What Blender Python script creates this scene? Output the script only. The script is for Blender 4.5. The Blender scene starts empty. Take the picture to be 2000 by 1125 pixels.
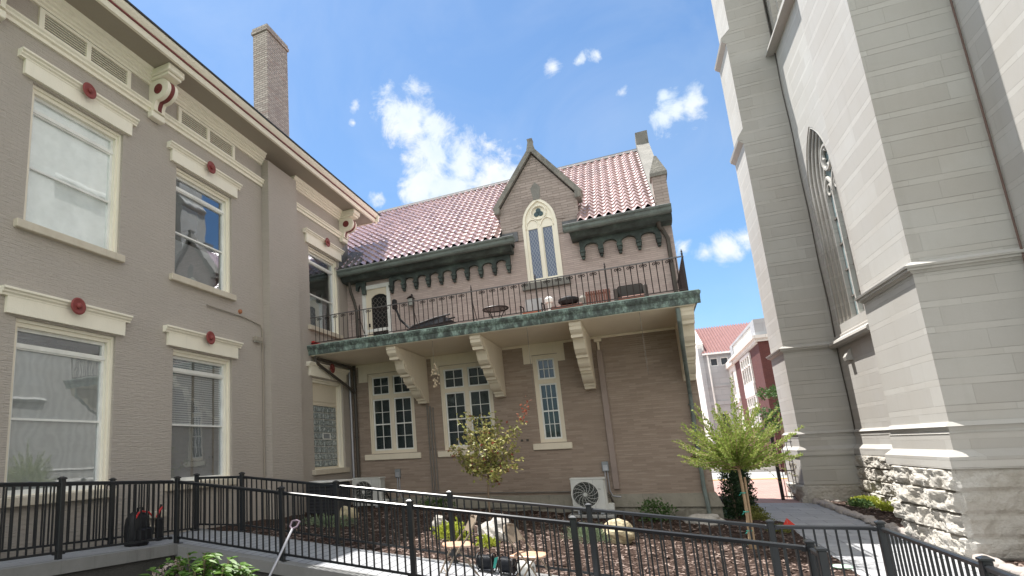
import bpy, math, random
from mathutils import Vector, Matrix, noise
from mathutils.geometry import tessellate_polygon
R_ = math.radians
random.seed(7)
sc = bpy.context.scene
COL = sc.collection
# ------------------------------------------------------------------ camera
cam = bpy.data.cameras.new("camera"); cam_ob = bpy.data.objects.new("camera", cam); COL.objects.link(cam_ob)
rx = Vector((0.8986, 0.4363, -0.0475)); ry = Vector((-0.1281, 0.1572, -0.9792)); rz = rx.cross(ry)
rx.normalize(); rz.normalize(); ry = rz.cross(rx)
m = Matrix.Identity(4)
for i in range(3):
    m[i][0] = rx[i]; m[i][1] = -ry[i]; m[i][2] = -rz[i]
cam_ob.matrix_world = m
cam.sensor_width = 36.0; cam.lens = 36.0*1128.6/2000.0
cam.shift_x = (1000-710.9)/2000.0; cam.shift_y = (663.5-562.5)/2000.0
cam.clip_start = 0.05; cam.clip_end = 3000
sc.camera = cam_ob
# ------------------------------------------------------------------ light
SUN_EL = R_(69.5); sh = Vector((-0.894, 0.447))
sdir = Vector((sh.x*math.cos(SUN_EL), sh.y*math.cos(SUN_EL), math.sin(SUN_EL)))
sl = bpy.data.lights.new("sun", 'SUN'); sl.energy = 4.3; sl.angle = R_(0.53); sl.color = (1, .965, .91)
so = bpy.data.objects.new("sun", sl); COL.objects.link(so)
so.rotation_euler = (-sdir).to_track_quat('-Z', 'Y').to_euler()
sc.view_settings.view_transform = 'Standard'; sc.view_settings.look = 'None'
sc.view_settings.exposure = 1.13; sc.view_settings.gamma = 1
SKY_STR = 0.15

def ray(px, py):
    d = rx*((px-710.9)/1128.6) + ry*((py-663.5)/1128.6) + rz
    return d.normalized()

class NT:
    """small helper round a node tree"""
    def __init__(s, nt): s.nt = nt
    def n(s, t, props=None, **inp):
        nd = s.nt.nodes.new(t)
        for k, v in (props or {}).items(): setattr(nd, k, v)
        for k, v in inp.items():
            k2 = int(k[1:]) if k[0] == 'i' and k[1:].isdigit() else k.replace('_', ' ')
            sk = nd.inputs[k2]
            if isinstance(v, bpy.types.NodeSocket): s.nt.links.new(v, sk)
            else: sk.default_value = v
        return nd
    def math(s, op, a, b=0.0, c=0.0, clamp=False):
        return s.n('ShaderNodeMath', {'operation': op, 'use_clamp': clamp}, i0=a, i1=b, i2=c).outputs[0]
    def mix(s, f, a, b, bl='MIX'):
        nd = s.nt.nodes.new('ShaderNodeMix'); nd.data_type = 'RGBA'; nd.blend_type = bl; nd.clamp_factor = True
        for i, v in ((0, f), (6, a), (7, b)):
            if isinstance(v, bpy.types.NodeSocket): s.nt.links.new(v, nd.inputs[i])
            else: nd.inputs[i].default_value = v if i == 0 else (*v, 1) if len(v) == 3 else v
        return nd.outputs[2]
    def ramp(s, f, pts):
        nd = s.nt.nodes.new('ShaderNodeValToRGB'); s.nt.links.new(f, nd.inputs[0])
        while len(nd.color_ramp.elements) < len(pts): nd.color_ramp.elements.new(0.5)
        for e, (p, c) in zip(nd.color_ramp.elements, pts):
            e.position = p; e.color = (*c, 1) if isinstance(c, tuple) else (c, c, c, 1)
        return nd.outputs[0]
    def noise(s, vec, scale, detail=4, rough=.55, dist=0):
        return s.n('ShaderNodeTexNoise', None, Vector=vec, Scale=scale, Detail=detail, Roughness=rough, Distortion=dist).outputs[0]
    def scale(s, vec, sx, sy, sz):
        return s.n('ShaderNodeVectorMath', {'operation': 'MULTIPLY'}, i0=vec, i1=(sx, sy, sz)).outputs[0]

w = bpy.data.worlds.new("World"); sc.world = w; w.use_nodes = True
T = NT(w.node_tree)
for nd in list(w.node_tree.nodes): w.node_tree.nodes.remove(nd)
sky = T.n('ShaderNodeTexSky', {'sky_type': 'NISHITA', 'sun_disc': False, 'sun_elevation': SUN_EL,
     'sun_rotation': math.atan2(sh.x, sh.y), 'air_density': 1.0, 'dust_density': 0.6, 'ozone_density': 1.6})
g = T.n('ShaderNodeTexCoord').outputs['Generated']
blobs = [((800,235),68),((765,212),42),((838,240),48),((850,300),75),((900,320),80),((960,345),72),((820,360),50),((880,370),70),((1005,350),50),
         ((1320,215),44),((1352,205),46),((1300,232),34),((1080,132),20),((1165,105),18),((1130,118),13),((1216,180),16),((1296,190),14),
         ((1420,482),42),((1375,492),26),((1458,465),34),((1335,487),26),((694,205),18),((737,385),16),((735,470),18),((690,240),8)]
acc = None
for (px, py), rad in blobs:
    c0 = ray(px, py); c1 = ray(px+rad, py); rr = (c0-c1).length
    d = T.n('ShaderNodeVectorMath', {'operation': 'DISTANCE'}, i0=g, i1=tuple(c0)).outputs['Value']
    v = T.math('SUBTRACT', 1.0, T.math('DIVIDE', d, rr))
    v = T.math('MULTIPLY', v, min(1.25, .45+rad/70))
    acc = v if acc is None else T.math('SMOOTH_MAX', acc, v, .12)
n1 = T.noise(g, 17.0, 9, .66, .6); n2 = T.noise(g, 44.0, 6, .6)
nn = T.math('ADD', T.math('MULTIPLY', T.math('SUBTRACT', n1, .5), 2.6), T.math('MULTIPLY', T.math('SUBTRACT', n2, .5), 1.3))
dens = T.math('ADD', acc, nn)
cm = T.n('ShaderNodeMapRange', {'interpolation_type': 'SMOOTHSTEP'}, Value=dens, From_Min=-.05, From_Max=.95).outputs[0]
veil = T.math('MULTIPLY', T.ramp(T.noise(g, 3.2, 5, .6, .8), [(.45, 0.0), (.8, .16)]), 1.0)
cm2 = T.math('MAXIMUM', cm, veil)
n3 = T.noise(g, 9.0, 6, .55)
ccol = T.mix(T.ramp(n3, [(.35, 0.0), (.65, 1.0)]), (2.5, 2.9, 3.25), (3.3, 3.35, 3.4))
skyc = T.mix(1.0, sky.outputs[0], (.435, .54, .60), 'MULTIPLY')
# unseen bright cloud added behind the viewer to lift the shaded walls
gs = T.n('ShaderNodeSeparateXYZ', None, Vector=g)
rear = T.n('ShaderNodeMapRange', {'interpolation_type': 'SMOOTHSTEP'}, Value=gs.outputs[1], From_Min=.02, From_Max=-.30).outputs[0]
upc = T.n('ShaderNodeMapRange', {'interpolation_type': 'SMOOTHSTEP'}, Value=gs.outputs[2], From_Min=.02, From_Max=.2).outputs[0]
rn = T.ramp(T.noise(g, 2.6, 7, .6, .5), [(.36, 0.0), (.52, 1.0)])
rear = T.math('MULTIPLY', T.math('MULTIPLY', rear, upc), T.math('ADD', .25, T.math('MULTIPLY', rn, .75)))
vis = T.mix(cm2, skyc, ccol)
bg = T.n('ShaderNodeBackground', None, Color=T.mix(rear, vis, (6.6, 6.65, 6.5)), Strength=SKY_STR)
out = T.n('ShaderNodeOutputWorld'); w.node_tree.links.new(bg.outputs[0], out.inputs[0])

# ------------------------------------------------------------------ materials
MATS = {}
def mat(name, color=None, rough=.8, metal=0.0, spec=.4, build=None):
    if name in MATS: return MATS[name]
    mt = bpy.data.materials.new(name); mt.use_nodes = True; MATS[name] = mt
    T = NT(mt.node_tree); p = mt.node_tree.nodes['Principled BSDF']
    p.inputs['Roughness'].default_value = rough; p.inputs['Metallic'].default_value = metal
    p.inputs['Specular IOR Level'].default_value = spec
    co = T.n('ShaderNodeTexCoord').outputs['Object']
    if color:
        cc = T.mix(T.ramp(T.noise(co, 2.3, 6, .65), [(.3, 0.0), (.7, 1.0)]), tuple(x*.86 for x in color), tuple(min(1, x*1.1) for x in color))
        mt.node_tree.links.new(cc, p.inputs['Base Color'])
    if build: build(T, p, co, mt.node_tree.links)
    return mt
def bump(T, p, h, dist=.01, st=1.0):
    b = T.n('ShaderNodeBump', None, Height=h, Distance=dist, Strength=st); T.nt.links.new(b.outputs[0], p.inputs['Normal'])
def wallvec(T, co):
    s = T.n('ShaderNodeSeparateXYZ', None, Vector=co)
    u = T.math('ADD', s.outputs[0], s.outputs[1])
    return T.n('ShaderNodeCombineXYZ', None, X=u, Y=s.outputs[2]).outputs[0], u, s.outputs[2]
def brickmat(name, c1, c2, cm_, bw, rh, mort=.006, bmp=.006, vary=.5, patch=None, rough=.85, softm=.3, mh=1.0, sk=.9):
    def b(T, p, co, L):
        v, u, z = wallvec(T, co)
        wob = T.noise(co, 3.0, 3); v2 = T.n('ShaderNodeVectorMath', {'operation': 'ADD'}, i0=v, i1=T.scale(T.n('ShaderNodeCombineXYZ', None, X=wob, Y=wob).outputs[0], .02, .012, 0)).outputs[0]
        bt = T.n('ShaderNodeTexBrick', {'offset': .5, 'squash': 1.0}, Vector=v2, Color1=(*c1, 1), Color2=(*c2, 1), Mortar=(*cm_, 1), Scale=1.0, Mortar_Size=mort, Mortar_Smooth=softm, Bias=0.0, Brick_Width=bw, Row_Height=rh)
        col = bt.outputs[0]
        big = T.noise(co, .7, 6, .65)
        col = T.mix(T.ramp(big, [(.35, 0.0), (.65, vary)]), col, tuple(x*.72 for x in c1))
        f = T.noise(co, 30, 4, .6)
        col = T.mix(T.math('MULTIPLY', f, .35), col, tuple(min(1, x*1.4) for x in c2))
        if patch:
            st = T.ramp(T.noise(T.scale(co, .5, .5, 9), 2.2, 5, .6), [(.6, 0.0), (.68, 1.0)])
            col = T.mix(T.math('MULTIPLY', st, patch[1]), col, patch[0])
        L.new(col, p.inputs['Base Color'])
        streak = T.noise(T.scale(co, 3, 3, 22), 2.0, 4, .6)
        h = T.math('ADD', T.math('MULTIPLY', T.math('SUBTRACT', 1.0, bt.outputs[1]), mh), T.math('MULTIPLY', streak, sk))
        bump(T, p, h, bmp)
    return mat(name, rough=rough, build=b)
TAUPE = (.300, .262, .213)
painted_brick = brickmat('painted_brick', (.435, .388, .345), (.445, .398, .355), (.42, .373, .33), .215, .074, .007, .013, .2, ((.50, .45, .385), .35), .6, 1.0, .3, 1.7)
chimney_brick = brickmat('chimney_brick', (.60, .53, .47), (.36, .30, .27), (.17, .14, .12), .24, .09, .013, .016, .4, ((.5, .22, .16), .5))
roman_brick = brickmat('roman_brick', (.42, .33, .265), (.27, .205, .165), (.36, .30, .24), .34, .057, .006, .006, .5, ((.52, .44, .36), .5))
upper_brick = brickmat('upper_storey_brick', (.58, .475, .435), (.42, .335, .31), (.40, .34, .31), .34, .057, .006, .006, .4, ((.62, .55, .50), .5))
gable_brick = brickmat('gable_brick', (.45, .375, .34), (.29, .24, .215), (.19, .155, .13), .38, .085, .006, .007, .5, ((.42, .36, .31), .4))
red_brick = brickmat('red_brick', (.12, .04, .034), (.085, .028, .026), (.13, .07, .06), .24, .08, .006, .004, .3)
grey_block = brickmat('grey_block', (.42, .43, .44), (.36, .37, .385), (.28, .29, .3), 1.2, .5, .012, .006, .3)
white_block = brickmat('white_block', (.74, .72, .68), (.66, .64, .6), (.45, .44, .42), .6, .35, .012, .01, .2)
def b_lime(T, p, co, L):
    v, u, z = wallvec(T, co)
    zz = T.math('DIVIDE', T.math('ADD', z, 60.0-1.476+.47*0), .47)
    row = T.math('FLOOR', zz); fr = T.math('FRACT', zz)
    # thin course sits at the top of each period
    def line(at, wd):
        return T.math('LESS_THAN', T.math('ABSOLUTE', T.math('SUBTRACT', fr, at)), wd)
    hj = T.math('MAXIMUM', line(.012, .013), line(.755, .012))
    thin = T.math('GREATER_THAN', fr, .755)
    rid = T.math('ADD', T.math('MULTIPLY', row, 2.0), thin)
    off = T.math('FRACT', T.math('MULTIPLY', T.math('SINE', T.math('MULTIPLY', rid, 12.9898)), 437.5))
    ln = T.math('ADD', 1.05, T.math('MULTIPLY', off, .7))
    uu = T.math('ADD', T.math('DIVIDE', u, ln), T.math('MULTIPLY', off, 7.0))
    vj = T.math('LESS_THAN', T.math('FRACT', uu), .007)
    bid = T.math('ADD', T.math('FLOOR', uu), T.math('MULTIPLY', rid, 17.0))
    rnd = T.n('ShaderNodeTexWhiteNoise', {'noise_dimensions': '1D'}, W=bid).outputs[0]
    base = T.ramp(rnd, [(0, (.435, .42, .395)), (.45, (.46, .447, .422)), (.8, (.475, .465, .44)), (1, (.505, .495, .47))])
    base = T.mix(T.math('MULTIPLY', thin, .25), base, (.62, .60, .56))
    blot = T.ramp(T.noise(co, .55, 6, .65), [(.35, 0.0), (.7, .5)])
    base = T.mix(blot, base, (.40, .37, .325))
    run = T.ramp(T.noise(T.scale(co, 2.5, 2.5, .18), 1.6, 5, .6), [(.55, 0.0), (.75, .35)])
    base = T.mix(T.math('MULTIPLY', run, .6), base, (.33, .31, .28))
    fine = T.noise(co, 60, 3, .6)
    base = T.mix(T.math('MULTIPLY', fine, .22), base, (.36, .34, .31))
    brk = T.ramp(T.noise(co, 1.3, 3), [(.42, .25), (.55, 1.0)])
    j = T.math('MAXIMUM', T.math('MULTIPLY', hj, brk), T.math('MULTIPLY', vj, .32))
    base = T.mix(T.math('MULTIPLY', j, .34), base, (.20, .18, .155))
    L.new(base, p.inputs['Base Color'])
    bump(T, p, T.math('ADD', T.math('MULTIPLY', T.noise(co, 25, 5, .6), .35), T.math('SUBTRACT', 1.0, j)), .006)
limestone = mat('limestone', rough=.9, spec=.2, build=b_lime)
def b_rock(T, p, co, L):
    c = T.ramp(T.noise(co, 1.4, 7, .65), [(.3, (.40, .37, .315)), (.5, (.52, .49, .44)), (.7, (.60, .58, .54))])
    c = T.mix(T.ramp(T.noise(co, 9, 5, .7), [(.5, 0.0), (.75, .5)]), c, (.30, .27, .22))
    L.new(c, p.inputs['Base Color']); bump(T, p, T.noise(co, 14, 8, .7), .05)
rock = mat('rough_rock', rough=.92, spec=.2, build=b_rock)
def b_smooth(col, amt=.2, sc_=1.2, col2=None, bscale=40, bd=.003):
    def b(T, p, co, L):
        c2 = col2 or tuple(x*.7 for x in col)
        c = T.mix(T.ramp(T.noise(co, sc_, 7, .65), [(.4, 0.0), (.75, 1.0)]), col, tuple(a*(1-amt)+q*amt for a, q in zip(col, c2)))
        c = T.mix(T.ramp(T.noise(T.scale(co, 5, 5, .6), 2.5, 5, .65), [(.55, 0.0), (.75, amt)]), c, c2)
        L.new(c, p.inputs['Base Color']); bump(T, p, T.noise(co, bscale, 4), bd)
    return b
cream = mat('cream_paint', rough=.55, build=b_smooth((.80, .715, .575), .3))
cream_trim = mat('cream_trim', rough=.5, build=b_smooth((.90, .845, .715), .22))
stone_trim = mat('weathered_stone', rough=.9, build=b_smooth((.27, .255, .225), .8, 3.0, (.10, .10, .095), 20, .015))
pale_stone = mat('pale_stone', rough=.9, build=b_smooth((.25, .24, .22), .7, 2.0, (.12, .12, .11), 20, .01))
plinth_stone = mat('plinth_stone', rough=.9, build=b_smooth((.30, .275, .225), .6, 1.6, (.14, .13, .11), 20, .01))
white = mat('white_paint', (.83, .83, .80), rough=.4)
maroon = mat('maroon_paint', (.19, .035, .033), rough=.5)
maroon2 = mat('rosette_red', (.26, .06, .055), rough=.55)
soffit_m = mat('taupe_paint', rough=.6, build=b_smooth((.35, .31, .255), .2))
def b_copper(T, p, co, L):
    n = T.noise(T.scale(co, 1.6, 1.6, .9), 3.6, 8, .74)
    c = T.ramp(n, [(.36, (.05, .058, .056)), (.48, (.10, .125, .115)), (.56, (.20, .27, .24)), (.68, (.38, .50, .45))])
    c = T.mix(T.ramp(T.noise(T.scale(co, 12, 12, .8), 2, 4), [(.5, 0.0), (.7, .7)]), c, (.06, .085, .07))
    L.new(c, p.inputs['Base Color']); bump(T, p, n, .01)
copper = mat('green_copper', rough=.7, build=b_copper)
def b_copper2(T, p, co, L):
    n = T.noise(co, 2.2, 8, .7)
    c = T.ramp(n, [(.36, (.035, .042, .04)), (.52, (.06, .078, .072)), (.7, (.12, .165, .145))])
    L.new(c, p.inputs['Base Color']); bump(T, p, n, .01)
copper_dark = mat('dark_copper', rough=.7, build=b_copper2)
iron = mat('wrought_iron', (.022, .014, .013), rough=.5)
iron_top = mat('sunlit_iron_rail', (.10, .095, .095), rough=.3, spec=.8)  # greyer than the other iron: sunlit gleam put into the colour
rail_black = mat('black_powder_coat', (.017, .019, .022), rough=.32, spec=.5)
dark_pipe = mat('dark_pipe', (.075, .065, .055), rough=.5)
pink_pipe = mat('pipe_cover', (.30, .235, .205), rough=.6)
grey_box = mat('grey_metal', (.27, .29, .31), rough=.45)
conduit = mat('conduit', (.20, .18, .16), rough=.5)
lead = mat('lead_flashing', rough=.45, build=b_smooth((.13, .135, .145), .8, 4, (.05, .045, .04), 15, .01))
roof_dark = mat('dark_roofing', (.05, .05, .055), rough=.7)
def b_tile(T, p, co, L):
    s = T.n('ShaderNodeSeparateXYZ', None, Vector=co)
    a = T.math('FLOOR', T.math('DIVIDE', s.outputs[0], .25)); b2 = T.math('FLOOR', T.math('DIVIDE', s.outputs[1], .2485))
    rnd = T.n('ShaderNodeTexWhiteNoise', {'noise_dimensions': '2D'}, Vector=T.n('ShaderNodeCombineXYZ', None, X=a, Y=b2).outputs[0]).outputs[0]
    c = T.ramp(rnd, [(0, (.20, .085, .08)), (.5, (.29, .14, .13)), (1, (.38, .21, .195))])
    c = T.mix(T.ramp(T.noise(co, 12, 5), [(.4, 0.0), (.8, .5)]), c, (.55, .38, .35))
    L.new(c, p.inputs['Base Color'])
    L.new(T.ramp(T.noise(co, 5, 4), [(.3, .34), (.7, .48)]), p.inputs['Roughness'])
    p.inputs['Coat Weight'].default_value = 1.0; p.inputs['Coat Roughness'].default_value = .42; p.inputs['Coat IOR'].default_value = 3.2
tile = mat('clay_tile', rough=.35, spec=1.0, build=b_tile)
def b_mulch(T, p, co, L):
    n = T.noise(co, 26, 6, .7); c = T.ramp(n, [(.32, (.018, .012, .010)), (.5, (.06, .038, .03)), (.62, (.12, .082, .065)), (.75, (.24, .175, .14))])
    L.new(c, p.inputs['Base Color']); bump(T, p, T.noise(co, 18, 8, .75), .06)
mulch = mat('bark_mulch', rough=.95, spec=.15, build=b_mulch)
def b_chip(T, p, co, L):
    L.new(T.ramp(T.noise(co, 7, 3), [(.3, (.07, .045, .038)), (.5, (.17, .12, .10)), (.7, (.38, .30, .26))]), p.inputs['Base Color'])
chip = mat('bark_chip', rough=.9, build=b_chip)
def b_deck(T, p, co, L):
    bt = T.n('ShaderNodeTexBrick', {'offset': .37}, Vector=T.n('ShaderNodeVectorRotate', {'rotation_type': 'Z_AXIS'}, Vector=co, Angle=R_(90)).outputs[0], Color1=(.33, .34, .36, 1), Color2=(.40, .41, .425, 1), Mortar=(.05, .05, .05, 1), Scale=1.0, Mortar_Size=.006, Mortar_Smooth=.2, Brick_Width=1.9, Row_Height=.14)
    c = T.mix(T.math('MULTIPLY', T.noise(co, 5, 6, .7), .35), bt.outputs[0], (.2, .2, .21))
    L.new(c, p.inputs['Base Color']); bump(T, p, T.math('SUBTRACT', 1.0, bt.outputs[1]), .008)
deck_m = mat('grey_boards', rough=.75, build=b_deck)
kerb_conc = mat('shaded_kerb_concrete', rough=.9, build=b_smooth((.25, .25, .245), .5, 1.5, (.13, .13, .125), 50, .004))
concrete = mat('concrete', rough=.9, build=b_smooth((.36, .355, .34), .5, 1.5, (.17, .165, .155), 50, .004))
dark_render = mat('dark_wall', rough=.9, build=b_smooth((.085, .083, .08), .6, 1.2, (.04, .04, .038), 30, .01))
def b_path(T, p, co, L):
    bt = T.n('ShaderNodeTexBrick', {'offset': .5}, Vector=co, Color1=(.36, .365, .38, 1), Color2=(.43, .435, .44, 1), Mortar=(.17, .17, .175, 1), Scale=1.0, Mortar_Size=.012, Mortar_Smooth=.8, Brick_Width=.95, Row_Height=.48)
    c = T.mix(T.ramp(T.noise(co, 1.7, 7, .7), [(.35, 0.0), (.7, .6)]), bt.outputs[0], (.25, .25, .265))
    L.new(c, p.inputs['Base Color']); bump(T, p, T.math('ADD', T.math('SUBTRACT', 1.0, bt.outputs[1]), T.noise(co, 9, 6, .65)), .02)
path_m = mat('stamped_concrete', rough=.7, build=b_path)
def b_plaza(T, p, co, L):
    bt = T.n('ShaderNodeTexBrick', None, Vector=co, Color1=(.30, .155, .125, 1), Color2=(.38, .21, .17, 1), Mortar=(.40, .30, .26, 1), Scale=1.0, Mortar_Size=.008, Brick_Width=.4, Row_Height=.2)
    L.new(T.mix(T.math('MULTIPLY', T.noise(co, 1.2, 6), .4), bt.outputs[0], (.46, .33, .29)), p.inputs['Base Color'])
plaza_m = mat('brick_paving', rough=.85, build=b_plaza)
asphalt = mat('asphalt', (.085, .083, .08), rough=.9)
grass_m = mat('grass_green', (.06, .10, .03), rough=.9)
yellow = mat('yellow_paint', (.65, .40, .05), rough=.7)
def leafmat(name, c1, c2, c3=None, tr=.25):
    def b(T, p, co, L):
        n = T.noise(co, 6, 3); n2 = T.noise(co, 25, 2)
        c = T.mix(T.ramp(n, [(.35, 0.0), (.65, 1.0)]), c1, c2)
        if c3: c = T.mix(T.ramp(n2, [(.52, 0.0), (.62, 1.0)]), c, c3)
        L.new(c, p.inputs['Base Color'])
        p.inputs['Transmission Weight'].default_value = 0
        tn = T.n('ShaderNodeBsdfTranslucent', None, Color=c); mx = T.n('ShaderNodeMixShader', None, Fac=tr)
        L.new(p.outputs[0], mx.inputs[1]); L.new(tn.outputs[0], mx.inputs[2])
        o = [q for q in T.nt.nodes if q.type == 'OUTPUT_MATERIAL'][0]; L.new(mx.outputs[0], o.inputs[0])
    return mat(name, rough=.5, spec=.35, build=b)
lf_myrtle = leafmat('fresh_green_leaf', (.20, .29, .055), (.31, .39, .09), (.40, .42, .14), .35)
lf_sapling = leafmat('mottled_leaf', (.19, .23, .06), (.40, .40, .13), (.52, .38, .18), .25)
lf_red = leafmat('reddish_leaf', (.32, .07, .05), (.38, .16, .10), None, .3)
lf_hedge = leafmat('dark_evergreen', (.012, .03, .012), (.028, .06, .02), None, .1)
lf_hyd = leafmat('broad_green_leaf', (.08, .17, .03), (.15, .26, .05), None, .3)
lf_grey = leafmat('sage_leaf', (.16, .22, .13), (.26, .32, .2), None, .2)
lf_mid = leafmat('mid_green_leaf', (.05, .10, .03), (.09, .16, .045), None, .2)
lf_lime = leafmat('lime_leaf', (.30, .36, .04), (.45, .48, .08), None, .3)
lf_gold = leafmat('golden_conifer', (.13, .15, .03), (.24, .24, .06), None, .15)
petal = leafmat('hydrangea_petal', (.50, .38, .36), (.62, .52, .47), None, .2)
bark = mat('bark', (.23, .17, .12), rough=.9)
bark_w = mat('pale_bark', (.42, .30, .19), rough=.85)
boulder_m = mat('boulder_stone', rough=.9, build=b_smooth((.50, .47, .43), .6, 2.5, (.24, .22, .2), 12, .03))
boulder_y = mat('yellow_boulder', rough=.85, build=b_smooth((.52, .45, .30), .6, 2.5, (.30, .22, .12), 12, .02))
cobble = mat('cobble', rough=.85, build=b_smooth((.34, .30, .28), .7, 1.2, (.52, .48, .43), 12, .02))
ac_white = mat('appliance_white', (.60, .60, .57), rough=.4)
black = mat('matte_black', (.012, .012, .014), rough=.6)
dark_in = mat('dark_interior', (.018, .018, .02), rough=.9)
blind_w = mat('pale_blind', (.88, .92, .88), rough=.8)
def b_sheer(T, p, co, L):
    s = T.n('ShaderNodeSeparateXYZ', None, Vector=co)
    wv = T.math('SINE', T.math('MULTIPLY', T.math('ADD', T.math('ADD', s.outputs[0], s.outputs[1]), T.math('MULTIPLY', T.noise(co, 1.5, 3), .8)), 38.0))
    L.new(T.mix(T.math('ADD', T.math('MULTIPLY', wv, T.math('MULTIPLY', T.noise(co, 1.1, 3), .3)), .42), (.28, .30, .30), (.46, .48, .47)), p.inputs['Base Color'])
sheer = mat('sheer_curtain', rough=.9, build=b_sheer)
def b_slat(T, p, co, L):
    s = T.n('ShaderNodeSeparateXYZ', None, Vector=co)
    fr = T.math('FRACT', T.math('DIVIDE', s.outputs[2], .05))
    L.new(T.mix(T.ramp(fr, [(.3, 0.0), (.5, 1.0)]), (.24, .26, .28), (.60, .62, .63)), p.inputs['Base Color'])
slats = mat('venetian_blind', rough=.7, build=b_slat)
grey_blind = mat('grey_blind', (.27, .29, .305), rough=.8)
def b_glass(T, p, co, L):
    lw = T.math('POWER', T.n('ShaderNodeLayerWeight', None, Blend=.5).outputs['Facing'], 3.0)
    nb = T.n('ShaderNodeBump', None, Height=T.noise(co, .9, 3), Distance=.0022, Strength=1.0).outputs[0]
    gl = T.n('ShaderNodeBsdfGlossy', None, Roughness=.015, Color=(.9, .95, 1, 1), Normal=nb)
    tr = T.n('ShaderNodeBsdfTransparent', None, Color=(1, 1, 1, 1))
    mx = T.n('ShaderNodeMixShader', None, Fac=T.math('ADD', T.math('MULTIPLY', lw, .95), .11, clamp=True))
    L.new(tr.outputs[0], mx.inputs[1]); L.new(gl.outputs[0], mx.inputs[2])
    o = [q for q in T.nt.nodes if q.type == 'OUTPUT_MATERIAL'][0]; L.new(mx.outputs[0], o.inputs[0])
glass = mat('window_glass', build=b_glass)
def b_glass2(T, p, co, L):
    lw = T.math('ADD', .05, T.math('POWER', T.n('ShaderNodeLayerWeight', None, Blend=.5).outputs['Facing'], 4.0))
    gl = T.n('ShaderNodeBsdfGlossy', None, Roughness=.03, Color=(.9, .95, 1, 1)); tr = T.n('ShaderNodeBsdfTransparent', None, Color=(.6, .64, .64, 1))
    mx = T.n('ShaderNodeMixShader', None, Fac=T.math('MULTIPLY', lw, .7, clamp=True)); L.new(tr.outputs[0], mx.inputs[1]); L.new(gl.outputs[0], mx.inputs[2])
    o = [q for q in T.nt.nodes if q.type == 'OUTPUT_MATERIAL'][0]; L.new(mx.outputs[0], o.inputs[0])
glass2 = mat('dull_window_glass', build=b_glass2)
def b_lattice(T, p, co, L):
    v, u, z = wallvec(T, co)
    a = T.math('FRACT', T.math('DIVIDE', T.math('ADD', u, T.math('MULTIPLY', z, .55)), .085))
    b2 = T.math('FRACT', T.math('DIVIDE', T.math('SUBTRACT', u, T.math('MULTIPLY', z, .55)), .085))
    ln = T.math('MAXIMUM', T.math('LESS_THAN', a, .13), T.math('LESS_THAN', b2, .13))
    c = T.mix(ln, T.mix(T.noise(co, 4, 3), (.055, .085, .16), (.11, .15, .24)), (.30, .33, .38))
    L.new(c, p.inputs['Base Color'])
lattice = mat('diamond_leaded_glass', rough=.25, spec=.6, build=b_lattice)
def b_block(T, p, co, L):
    L.new(T.ramp(T.noise(co, 18, 5, .6), [(.35, (.10, .12, .12)), (.5, (.27, .31, .31)), (.65, (.50, .55, .55))]), p.inputs['Base Color'])
    bump(T, p, T.noise(co, 14, 3), .02)
glassblock = mat('glass_block', rough=.12, spec=.8, build=b_block)
def b_leaded(T, p, co, L):
    c = T.ramp(T.noise(co, 9, 5, .7), [(.3, (.12, .17, .18)), (.5, (.26, .35, .36)), (.7, (.42, .52, .52))])
    L.new(c, p.inputs['Base Color'])
stained = mat('old_leaded_glass', rough=.3, spec=.6, build=b_leaded)
tan_seat = mat('worn_orange_seat', rough=.4, build=b_smooth((.55, .29, .17), .9, 5.0, (.62, .50, .40), 20, .002))
tan_metal = mat('tan_metal', (.25, .20, .15), rough=.45)
cable_blk = mat('black_cable', (.02, .023, .03), rough=.4)
red_pl = mat('red_plastic', (.5, .03, .03), rough=.4)
redwood = mat('stained_wood', (.17, .075, .055), rough=.7)
brownfloor = mat('balcony_floor', (.34, .25, .22), rough=.85)
shell = mat('shell', (.50, .40, .28), rough=.6)
steel = mat('pale_steel', (.42, .42, .45), rough=.35, metal=.3)
lid_m = mat('pale_green_lid', (.45, .62, .5), rough=.6)
flag_m = mat('red_flag_cloth', (.75, .06, .04), rough=.6)
teal = mat('teal_tie', (.05, .38, .32), rough=.5)

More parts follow.
